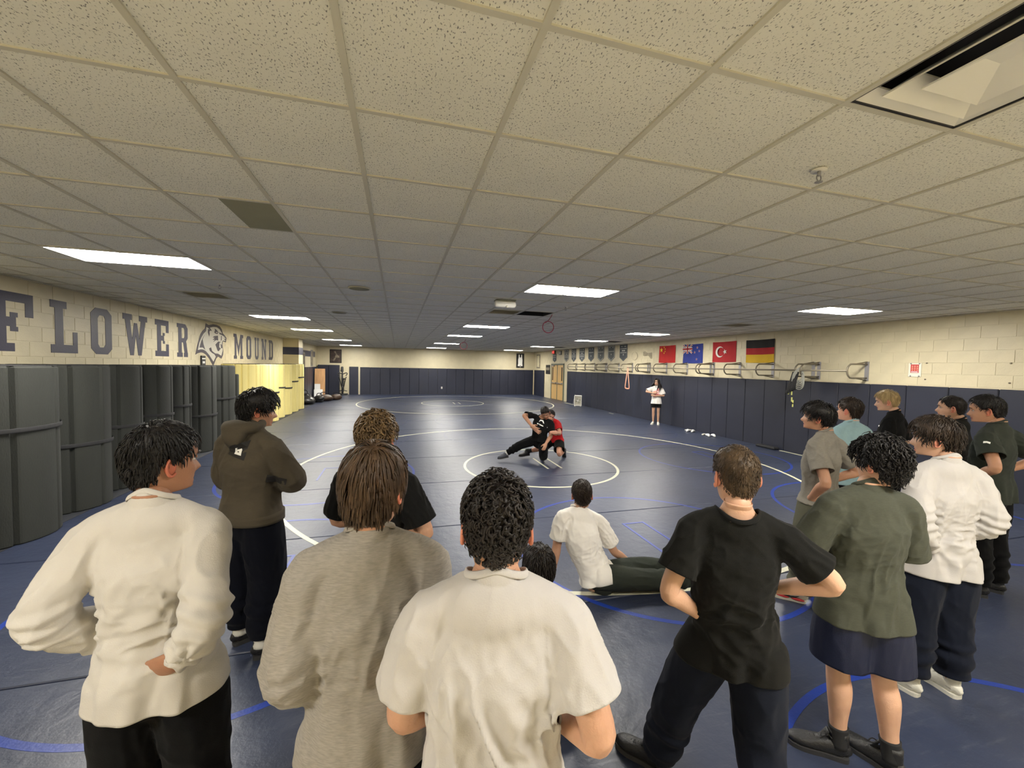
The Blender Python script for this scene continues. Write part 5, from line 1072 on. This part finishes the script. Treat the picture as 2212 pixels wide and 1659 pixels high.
HM = {'black': hair_mat('black', (24, 21, 20)), 'blackbrown': hair_mat('blackbrown', (38, 31, 27)), 'brown': hair_mat('brown', (70, 52, 36), (86, 64, 44)), 'darkbrown': hair_mat('darkbrown', (48, 37, 29), (58, 46, 35)),
      'lightbrown': hair_mat('lightbrown', (108, 84, 56), (130, 104, 70), .4), 'midbrown': hair_mat('midbrown', (78, 62, 46), (94, 76, 56)), 'blond': hair_mat('blond', (206, 174, 118), (222, 194, 140), .3)}
C = {'white': fabric('white', (180, 177, 175)), 'cream': fabric('cream', (182, 178, 172)), 'heather': fabric('heather', (136, 131, 125), .15), 'oat': fabric('oatmeal', (206, 198, 186), .1), 'white2': fabric('bright_white', (226, 222, 216)), 'black': fabric('black', (18, 18, 18)), 'black2': fabric('soft_black', (23, 23, 22)), 'olive': fabric('grey_olive', (66, 68, 59), .08),
     'hood': fabric('hoodie', (74, 68, 58), .05), 'grey': fabric('grey', (120, 116, 108), .12), 'blue': fabric('light_blue', (134, 162, 170), .06), 'navy': fabric('navy', (11, 13, 22)), 'navy2': fabric('navy_fleece', (21, 25, 37), .06), 'pblack': fabric('black_trousers', (11, 11, 12)), 'greyp': fabric('grey_green_trousers', (80, 80, 68), .05), 'red': fabric('red', (176, 34, 38)),
     'charc': fabric('charcoal_green', (46, 50, 45), .06), 'nshort': mat('navy_mesh_shorts', (18, 24, 48), .62, .05, 6, .15, 300, spec=.3)}
SH = {'black': mat('black_shoe', (30, 30, 32), .5, .1, 20, .3, 90), 'sole': mat('dark_sole', (44, 44, 46), .7), 'white': mat('white_shoe', (214, 212, 202), .6, .05, 20, .2, 90), 'wsole': mat('pale_sole', (196, 194, 184), .7), 'lace': mat('dark_lace', (40, 40, 42), .8), 'grey': mat('grey_sock', (60, 62, 70), .8), 'wsock': mat('white_sock', (206, 204, 196), .9), 'bsock': mat('black_sock', (26, 26, 28), .9)}
BLK = dict(mat=SH['black'], sole=SH['sole'], lace=SH['lace']); WHT = dict(mat=SH['white'], sole=SH['wsole'], lace=SH['white'])
GW = 'boys standing round the mat watching'
HIPS = dict(elL=(-.37, -.12, 1.17), wrL=(-.185, .02, 1.04), elR=(.37, -.12, 1.17), wrR=(.185, .02, 1.04))
HH = {'L': dict(d=(.35, .5, -.45), palm=(.8, -.2, .1), curl=.35), 'R': dict(d=(-.35, .5, -.45), palm=(-.8, -.2, .1), curl=.35)}
CROSS = dict(elL=(-.27, .06, 1.13), wrL=(.10, .20, 1.15), elR=(.27, .06, 1.13), wrR=(-.10, .23, 1.18))
HC = {'L': dict(d=(.9, .1, .1), palm=(0, -1, 0), curl=.5), 'R': dict(d=(-.9, .05, .1), palm=(0, -1, 0), curl=.5)}
FRONT = dict(elL=(-.26, -.06, 1.12), wrL=(-.10, .17, .98), elR=(.26, -.06, 1.12), wrR=(.10, .17, .98))
HF_ = {'L': dict(d=(.8, .4, -.3), palm=(.2, -1, 0), curl=.5), 'R': dict(d=(-.8, .4, -.3), palm=(-.2, -1, 0), curl=.5)}

person('boy in cream long-sleeve shirt with hands on hips, leftmost in front of the charcoal rolls', (-.60, .42), 2,
       dict(HIPS, elL=(-.285, -.06, 1.15), wrL=(-.175, .06, 1.0), elR=(.215, -.17, 1.15), wrR=(.135, -.14, 1.03), head=(.01, .03, 1.635)), (42, -4, 0), 'c',
       dict(style='short', seed=3, mat=HM['black'], kw=dict(th=.012, top=.022, ln=.034)), dict(name='long_sleeve_shirt', mat=C['cream'], sleeve=2, hem=.83, ease=.028, nocut='R', flare=1.06, drape=.007, wave=.012, pinch=[((.17, -.08, 1.05), .010, 7, .2), ((-.18, .0, 1.03), .008, 6, .18)], flows=[((.05, -.1, 1.06), (1, 0, .15), .008, 26, .13)]),
       dict(kind='long', name='trousers', mat=C['pblack'], ease=.03), BLK, H=1.715, vox=.007, hands={'L': dict(d=(.5, .4, -.4), palm=(.5, -.3, 0), curl=.4), 'R': dict(d=(-.75, .25, -.45), palm=(-.1, 1, .1), curl=.35)})

def hood_logo(root, j, W, rv, fv, up, sd, b, so):
    c = j['chest'] * .45 + (j['shL'] + j['shR']) / 2 * .55; bk = -nrm(np.cross(up, sd))
    cc = c + sd * .02 + up * .04; m = mat('logo_black', (18, 17, 17), .7)
    decal('logo_patch', so, cc, -bk, [[(-.07, -.03), (.06, -.065), (.07, .06), (-.02, .03)]], m); decal('logo_dome', so, cc + sd * .005, -bk, [[(-.018, -.025), (.032, -.035), (.034, .0), (.022, .02), (.002, .018)]], M['paper'], off=.005)
    s2 = j['elR'] * .75 + j['shR'] * .25; decal('sleeve_tag', so, s2 - up * .02, nrm(-bk), [[(-.05, -.02), (.05, -.045), (.06, -.005), (-.04, .03)]], m)
person('bearded boy in olive grey hoodie and navy sweatpants with arms crossed', (-.76, 1.86), 30,
       dict(CROSS, elR=(.25, .10, 1.15), elL=(-.26, .06, 1.13), head=(.01, .06, 1.625), neck=(0, 0, 1.50), anL=(-.12, .02, .09), anR=(.13, -.05, .09)), (68, -8, 0), 'b',
       dict(style='side', seed=5, mat=HM['black'], hood=True, kw=dict(th=.020, top=.034, lump=.005)), dict(name='hoodie', mat=C['hood'], sleeve=2, hem=.90, ease=.045, flare=1.0, cuff=True, wave=.003, drape=.004, smooth=16),
       dict(kind='long', name='sweatpants', mat=C['navy'], ease=.04, cuffr=.055, len=.9), dict(BLK, yawL=58, yawR=78, sock=SH['wsock'], high=.01), H=1.745, build=1.10, hands=HC, extra=hood_logo)

person('boy in heathered grey long-sleeve shirt with brown flowing hair, seen from behind', (.11, .03), -2,
       dict(FRONT, elL=(-.215, -.03, 1.12), wrL=(-.13, .15, .98), elR=(.22, -.03, 1.12), head=(.012, .03, 1.63), neck=(0, -.01, 1.50)), (24, -6, 0), 'b',
       dict(style='flow', seed=8, mat=HM['brown']), dict(name='long_sleeve_shirt', mat=C['heather'], sleeve=2, hem=.845, ease=.032, flare=1.05, drape=.006, wave=.012, flows=[((0, -.12, 1.1), (.1, 0, 1), .005, 18, .22)]),
       dict(kind='long', name='trousers', mat=C['pblack'], ease=.03), BLK, H=1.70, vox=.0065, hands=HF_)

person('boy in black tee with curly light brown hair, behind the brown haired boy', (.08, 1.03), 24,
       dict(CROSS, elR=(.29, .0, 1.12), wrR=(-.02, .2, 1.08)), (24, 0, 4), 'a', dict(style='mop', seed=4, mat=HM['lightbrown']),
       dict(name='t_shirt', mat=C['black'], sleeve=.78, hem=.86, ease=.03), dict(kind='long', name='trousers', mat=C['pblack'], ease=.03), BLK, H=1.675, vox=.008, hands=HC)

person('broad boy in white tee with short dark curly hair, nearest in the middle', (.43, -.23), 14,
       dict(HIPS, elL=(-.25, .02, 1.10), wrL=(-.13, .17, 1.0), elR=(.262, -.10, 1.15), wrR=(.19, .07, 1.04), shL=(-.182, -.015, 1.40), shR=(.182, -.015, 1.40), neck=(0, -.02, 1.508), head=(0, .012, 1.632)), (14, -3, 0), 'a',
       dict(style='curlyshort', seed=6, mat=HM['blackbrown']), dict(name='t_shirt', mat=C['white'], sleeve=.68, hem=.80, ease=.030, drape=.004, seed=9, neckr=(.072, .062), flows=[((-.03, -.12, 1.14), (.28, 0, -1), .020, 22, .14), ((.12, -.1, 1.16), (.5, 0, -1), .016, 24, .1)]),
       dict(kind='long', name='trousers', mat=C['pblack'], ease=.03), BLK, H=1.655, vox=.0065, build=1.12, hands={'L': dict(d=(.7, .5, -.2), palm=(.2, -1, 0), curl=.45), 'R': dict(d=(-.5, .35, -.62), palm=(-.75, -.3, -.2), curl=.5)})

sit = dict(pelvis=(0, 0, .12), waist=(0, -.02, .28), chest=(0, .0, .48), neck=(0, .03, .68), shL=(-.18, .02, .61), shR=(.18, .02, .61), hipL=(-.09, .03, .11), hipR=(.09, .03, .11), knL=(-.32, .30, .2), knR=(.32, .30, .2), anL=(.06, .36, .1), anR=(-.08, .30, .1), elL=(-.27, .14, .36), wrL=(-.2, .3, .25), elR=(.27, .14, .36), wrR=(.2, .3, .25), head=(.0, .07, .845))
person('dark haired boy sitting on the mat, only his head showing beside the white tee', (.94, .86), 20, sit, (10, -6, 0), 'b', dict(style='side', seed=11, mat=HM['blackbrown'], kw=dict(th=.016, top=.02)),
       dict(name='t_shirt', mat=C['black2'], sleeve=.8, hem=.92, ease=.025), dict(kind='long', name='trousers', mat=C['pblack'], ease=.02, len=.9), dict(BLK, yawL=60, yawR=-40), H=1.68, vox=.009, lod=.7)

w = lambda u, v, t: ('w', P(u, v, t))
person('boy in white tee sitting on the mat, leaning back on his left hand', (2.0, 2.03), 40,
       dict(pelvis=w(1285, 1238, 3.60), waist=w(1270, 1200, 3.58), chest=w(1255, 1155, 3.56), neck=w(1251, 1098, 3.60), shL=w(1214, 1116, 3.52), shR=w(1297, 1127, 3.70), hipL=w(1285, 1246, 3.52), hipR=w(1312, 1236, 3.68), knL=w(1385, 1252, 3.56), knR=w(1400, 1226, 3.76), anL=w(1492, 1252, 3.58), anR=w(1462, 1238, 3.78), elL=w(1203, 1178, 3.56), wrL=w(1196, 1224, 3.54), elR=w(1326, 1190, 3.76), wrR=w(1362, 1216, 3.90), head=w(1257, 1068, 3.62)), (22, -4, 3), 'a',
       dict(style='short', seed=12, mat=HM['darkbrown'], kw=dict(th=.014, top=.02)), dict(name='t_shirt', mat=C['white2'], sleeve=.72, hem=.90, ease=.028, wave=.006, flows=[((0, -.1, .3), (1, 0, .4), .006, 26, .2)]), dict(kind='long', name='trousers', mat=C['charc'], ease=.026, len=.95),
       dict(WHT, yawL=70, yawR=70, pitchL=-62, pitchR=-62, sock=SH['wsock']), H=1.70, vox=.007, hands={'L': dict(d=(-.9, -.3, -.25), palm=(0, 0, -1), curl=.12), 'R': dict(d=(.7, .4, -.5), palm=(0, -.3, -1), curl=.3)})

def chest_print(root, j, W, rv, fv, up, sd, b, so):
    c = j['chest'] * .5 + (j['shL'] + j['shR']) / 2 * .5; f = nrm(np.cross(up, sd)); f = f if np.dot(f, CAM - c) > 0 else -f
    decal('chest_print', so, c - up * .02, -f, [[(-.16, .045), (.14, -.075), (.145, -.06), (-.155, .065)], [(-.03, .04), (.0, .09), (.06, .07), (.08, .01), (.06, .02), (.04, .055), (.005, .065)]], M['paper'])
person('wrestler in black tee and trousers kneeling in a lunge on the inner circle', (3.02, 6.85), -160,
       dict(pelvis=w(1165, 949, 8.42), waist=w(1166, 935, 8.40), chest=w(1168, 919, 8.38), neck=w(1170, 903, 8.36), shR=w(1149, 897, 8.42), shL=w(1191, 913, 8.34), hipR=w(1157, 950, 8.46), hipL=w(1173, 953, 8.40), knR=w(1125, 961, 8.40), anR=w(1094, 979, 8.42), knL=w(1174, 985, 8.22), anL=w(1172, 980, 8.62), elR=w(1132, 897, 8.30), wrR=w(1147, 918, 8.12), elL=w(1190, 941, 8.28), wrL=w(1180, 957, 8.12), head=w(1178, 892, 8.26)), (-166, -38, -14), 'b',
       dict(style='short', seed=13, mat=HM['blackbrown'], kw=dict(top=.024)), dict(name='t_shirt', mat=C['black'], sleeve=.75, hem=.92, ease=.025), dict(kind='long', name='trousers', mat=C['pblack'], ease=.02, cuffr=.05, len=.93),
       dict(mat=SH['grey'], sole=SH['sole'], lace=SH['lace'], sock=SH['wsock'], yawR=-118, yawL=20, pitchL=62), H=1.72, vox=.009, lod=.7, hands={'R': dict(d=(-.7, .3, -.5), palm=(-.3, -1, 0), curl=.3, spread=.2), 'L': dict(d=(.3, .4, -.8), palm=(.3, -1, 0), curl=.3)}, extra=chest_print)
person('wrestler in red tee and dark shorts kneeling behind, arms round the black tee', (3.32, 7.2), -152,
       dict(pelvis=w(1201, 949, 8.86), waist=w(1200, 936, 8.84), chest=w(1198, 921, 8.80), neck=w(1191, 905, 8.74), shL=w(1203, 912, 8.72), shR=w(1176, 908, 8.86), hipL=w(1208, 950, 8.82), hipR=w(1194, 951, 8.92), knL=w(1208, 980, 8.50), anL=w(1219, 975, 8.90), knR=w(1165, 969, 8.72), anR=w(1140, 975, 8.80), elL=w(1209, 936, 8.48), wrL=w(1190, 934, 8.10), elR=w(1150, 921, 8.52), wrR=w(1153, 926, 8.22), head=w(1189, 898, 8.66)), (-176, -20, 16), 'e',
       dict(style='short', seed=14, mat=HM['blackbrown']), dict(name='t_shirt', mat=C['red'], sleeve=.72, hem=.92, ease=.02), dict(kind='shorts', name='shorts', mat=C['black2'], frac=.74, ease=.018), dict(BLK, yawL=30, yawR=-110, pitchL=60, high=.05, sock=SH['bsock'], sockh=1.), H=1.72, vox=.009, lod=.7,
       hands={'L': dict(d=(-.9, .2, .1), palm=(-.2, -1, 0), curl=1.2), 'R': dict(d=(-.75, .3, -.4), palm=(-.2, -1, 0), curl=.2, spread=.3)})

def pink_print(root, j, W, rv, fv, up, sd, b, so):
    c = j['chest']; pk = mat('pink_print', (226, 150, 146), .9); pk2 = mat('rose_print', (214, 116, 116), .9)
    decal('pink_print', so, c - up * .06, -fv, [circ(.0, .05, .11, .05), [(-.13, -.12), (.12, -.12), (.1, -.04), (-.05, -.0), (-.12, -.05)], circ(.06, .13, .05)], pk); decal('rose_print', so, c - up * .1, -fv, [circ(.03, .0, .09, .035), circ(-.05, -.06, .06, .03)], pk2, off=.004)
person('woman in white tee with pink print and black shorts standing against the navy wall pads', (9.0, 11.3), -138,
       dict(elR=(.36, .12, 1.26), wrR=(.10, .26, 1.22), elL=(-.27, .04, 1.13), wrL=(.02, .22, 1.12), shL=(-.165, -.01, 1.39), shR=(.165, -.01, 1.39), anL=(-.09, 0, .09), anR=(.09, 0, .09), knL=(-.09, .02, .5), knR=(.09, .02, .5)), (-120, 4, 0), 'd',
       dict(style='long', seed=15, mat=HM['blackbrown']), dict(name='t_shirt', mat=C['white2'], sleeve=.85, hem=.80, ease=.045, flare=1.08), dict(kind='shorts', name='shorts', mat=C['black'], frac=.62, ease=.012), dict(WHT, sock=None, yawL=-150, yawR=-130), H=1.60, vox=.010, lod=.6, build=.9, hands=HC, extra=pink_print)

person('boy in black tee and navy sweatpants, hands on hips, standing with legs apart', (1.50, .10), 30,
       dict(HIPS, elL=(-.27, -.09, 1.14), wrL=(-.15, -.02, 1.03), elR=(.36, -.04, 1.24), wrR=(.19, .11, 1.12), pelvis=(.03, .04, .93), hipL=(-.05, .05, .91), hipR=(.115, .03, .91), knL=('w', np.array([1.42, .30, .46])), anL=('w', np.array([1.42, .42, .09])), knR=(.14, .03, .48), anR=(.17, -.08, .09), head=(-.0, .03, 1.635)), (20, 0, 2), 'd',
       dict(style='crop', seed=16, mat=HM['midbrown']), dict(name='t_shirt', mat=C['black2'], sleeve=.70, hem=.81, ease=.027, drape=.006, neckr=(.085, .085), pinch=[((-.16, -.08, 1.03), .008, 6, .18)], flows=[((.04, -.12, 1.0), (.8, 0, -.5), .010, 20, .2)]),
       dict(kind='long', name='sweatpants', mat=C['navy2'], ease=.032, cuffr=.075, len=.93), dict(BLK, yawL=-35, yawR=40, high=.02), H=1.63, vox=.0065, hands={'L': dict(d=(.45, .55, -.35), palm=(.9, -.3, 0), curl=.5), 'R': dict(d=(-.5, .5, -.3), palm=(-.6, -.5, 0), curl=.4)})

def nshort_logo(j, W, b):
    c = j['hipL'] * .45 + j['knL'] * .55; o_ = nrm(j['hipL'] - j['hipR']); return tube([c + o_ * .125 + np.array([0, .0, .04]), c + o_ * .130 + np.array([.01, -.03, .02]), c + o_ * .128 + np.array([.02, -.05, .03])], .004, n=6, sub=3)
person('boy in grey olive tee and navy shorts with black curly hair and black shoes', (2.42, .22), 22,
       dict(CROSS, elL=(-.27, .03, 1.16), wrL=(.06, .2, 1.17), elR=(.25, .05, 1.13), wrR=(-.09, .16, 1.24), head=(.05, .01, 1.62), neck=(0, -.0, 1.49), anL=(-.08, .0, .09), anR=(.14, -.06, .09), knL=(-.085, .03, .49), knR=(.12, -.0, .49)), (0, -6, 0), 'd',
       dict(style='mop', seed=17, mat=HM['black']), dict(name='t_shirt', mat=C['olive'], sleeve=.98, hem=.78, ease=.032, flare=1.05, drape=.010, wave=.018, seed=3), dict(kind='shorts', name='shorts', mat=C['nshort'], frac=.86, ease=.034, logo=None), dict(BLK, yawL=-48, yawR=-10, high=.05, sock=SH['bsock'], sockh=.55), H=1.63, vox=.0065, hands={'L': HC['L'], 'R': dict(d=(-.9, .0, .3), palm=(-.1, -1, 0), curl=.9, s=.9)})

person('boy in white long-sleeve shirt, navy sweatpants and white shoes, at right', (3.34, .42), 18,
       dict(HIPS, elL=(-.26, -.13, 1.15), wrL=(-.155, -.10, .99), elR=(.235, -.07, 1.15), wrR=(.165, .07, 1.01), head=(-.02, .05, 1.63), anL=(-.12, .0, .09), anR=(.13, .0, .09)), (-26, -4, 0), 'd',
       dict(style='side', seed=18, mat=HM['darkbrown'], kw=dict(th=.022, top=.030)), dict(name='long_sleeve_shirt', mat=C['white'], sleeve=2, hem=.80, ease=.034, nocut='L', flare=1.12, drape=.010, wave=.016, pinch=[((-.12, -.1, 1.0), .010, 7, .2)], flows=[((.05, -.12, 1.02), (1, 0, -.1), .009, 24, .14)]),
       dict(kind='long', name='sweatpants', mat=C['navy2'], ease=.042, cuffr=.07, len=.88), dict(WHT, yawL=-6, yawR=8, high=.05), H=1.675, vox=.007, hands={'L': dict(d=(.1, .8, -.5), palm=(.8, .2, 0), curl=.5), 'R': HH['R']})

person('boy in grey tee and grey green trousers with white and red shoes, hand on hip', (3.62, 1.36), -14,
       dict(HIPS, elL=(-.29, -.16, 1.14), wrL=(-.19, -.02, .96), elR=(.36, -.12, 1.15), head=(0, .05, 1.63), anL=(-.12, .06, .09), anR=(.12, -.04, .09)), (-34, 2, 0), 'b', dict(style='side', seed=19, mat=HM['black'], kw=dict(th=.024, top=.028)),
       dict(name='t_shirt', mat=C['grey'], sleeve=.72, hem=.90, ease=.03, wave=.008), dict(kind='long', name='trousers', mat=C['greyp'], ease=.045, cuffr=.085, len=.96), dict(WHT, swoosh=True, yawL=-42, yawR=-20), H=1.685, vox=.008, lod=.8, hands={'L': dict(d=(.5, -.5, -.1), palm=(.9, .3, 0), curl=.35), 'R': HH['R']})

def back_logo(root, j, W, rv, fv, up, sd, b, so):
    c = j['chest'] * .3 + (j['shL'] + j['shR']) / 2 * .7; bk = -nrm(np.cross(up, sd)); m = mat('print_black', (34, 36, 42), .9)
    decal('back_print', so, c + sd * .03 - up * .03, -bk, [circ(-.02, .03, .035, .02), circ(.035, .025, .03, .025), [(-.07, -.01), (-.02, .0), (.05, -.02), (.06, -.005), (0, .015), (-.06, .01)], [(-.06, -.04), (.03, -.045), (.03, -.035), (-.06, -.03)], circ(-.05, .02, .02, .012), circ(.15, .03, .02, .03)], m)
person('boy in light blue tee with black back print, behind the grey tee', (4.56, 1.80), 4, dict(FRONT), (-8, 0, 0), 'e', dict(style='short', seed=20, mat=HM['darkbrown'], kw=dict(th=.009, top=.022)), dict(name='t_shirt', mat=C['blue'], sleeve=.8, hem=.88, ease=.04), dict(kind='long', name='trousers', mat=C['pblack'], ease=.03), WHT, H=1.69, vox=.009, lod=.7, hands=HF_, extra=back_logo)

def small_logo(root, j, W, rv, fv, up, sd, b, so):
    c = j['chest'] * .4 + j['shL'] * .6 + fv * .05; decal('small_logo', so, c + sd * .04 - up * .02, nrm(-fv + sd * .8), [[(-.03, -.006), (.03, -.006), (.025, .008), (-.02, .008)]], M['paper'])
person('blond boy in black tee standing before the navy wall pads', (5.84, 2.22), -16, dict(FRONT, elL=(-.24, -.03, 1.13), head=(0, .06, 1.625)), (-34, -8, 0), 'd', dict(style='short', seed=21, mat=HM['blond'], kw=dict(th=.010, top=.026, ln=.04)), dict(name='t_shirt', mat=C['black'], sleeve=.8, hem=.86, ease=.03), dict(kind='long', name='trousers', mat=C['pblack'], ease=.03), BLK, H=1.74, vox=.009, lod=.7, hands=HF_, extra=small_logo)
person('dark haired boy in charcoal tee half hidden behind the tall boy at right', (5.80, 1.62), -18, dict(CROSS, head=(0, .05, 1.63)), (-30, 0, 0), 'd', dict(style='short', seed=22, mat=HM['blackbrown']), dict(name='t_shirt', mat=C['black2'], sleeve=.8, hem=.86, ease=.03), dict(kind='long', name='trousers', mat=C['pblack'], ease=.03), BLK, H=1.72, vox=.010, lod=.6, hands=HC)
def sleeve_logo(root, j, W, rv, fv, up, sd, b, so):
    c = j['shL'] * .7 + j['elL'] * .3; decal('small_logo', so, c + up * .03, nrm(sd * 1. + fv * .3), [[(-.02, -.01), (.0, -.004), (.02, -.01), (.02, .004), (0, .01), (-.02, .006)]], M['paper'])
person('tall boy in dark green grey tee and dark trousers at the right edge', (5.28, 1.10), -2, dict(HIPS, elL=(-.29, -.14, 1.17), wrL=(-.17, .04, 1.03), elR=(.42, -.12, 1.2), wrR=(.19, .02, 1.07), head=(-.01, .06, 1.62)), (-28, -6, 0), 'b', dict(style='short', seed=23, mat=HM['black'], kw=dict(th=.018, top=.026)), dict(name='t_shirt', mat=C['charc'], sleeve=.66, hem=.84, ease=.035, wave=.014), dict(kind='long', name='trousers', mat=C['pblack'], ease=.03), dict(BLK, yawL=-50, yawR=-20), H=1.77, vox=.008, lod=.8, hands={'L': dict(d=(.45, -.55, -.15), palm=(.9, .3, 0), curl=.25), 'R': HH['R']}, extra=sleeve_logo)
bpy.data.scenes.remove(TMP)
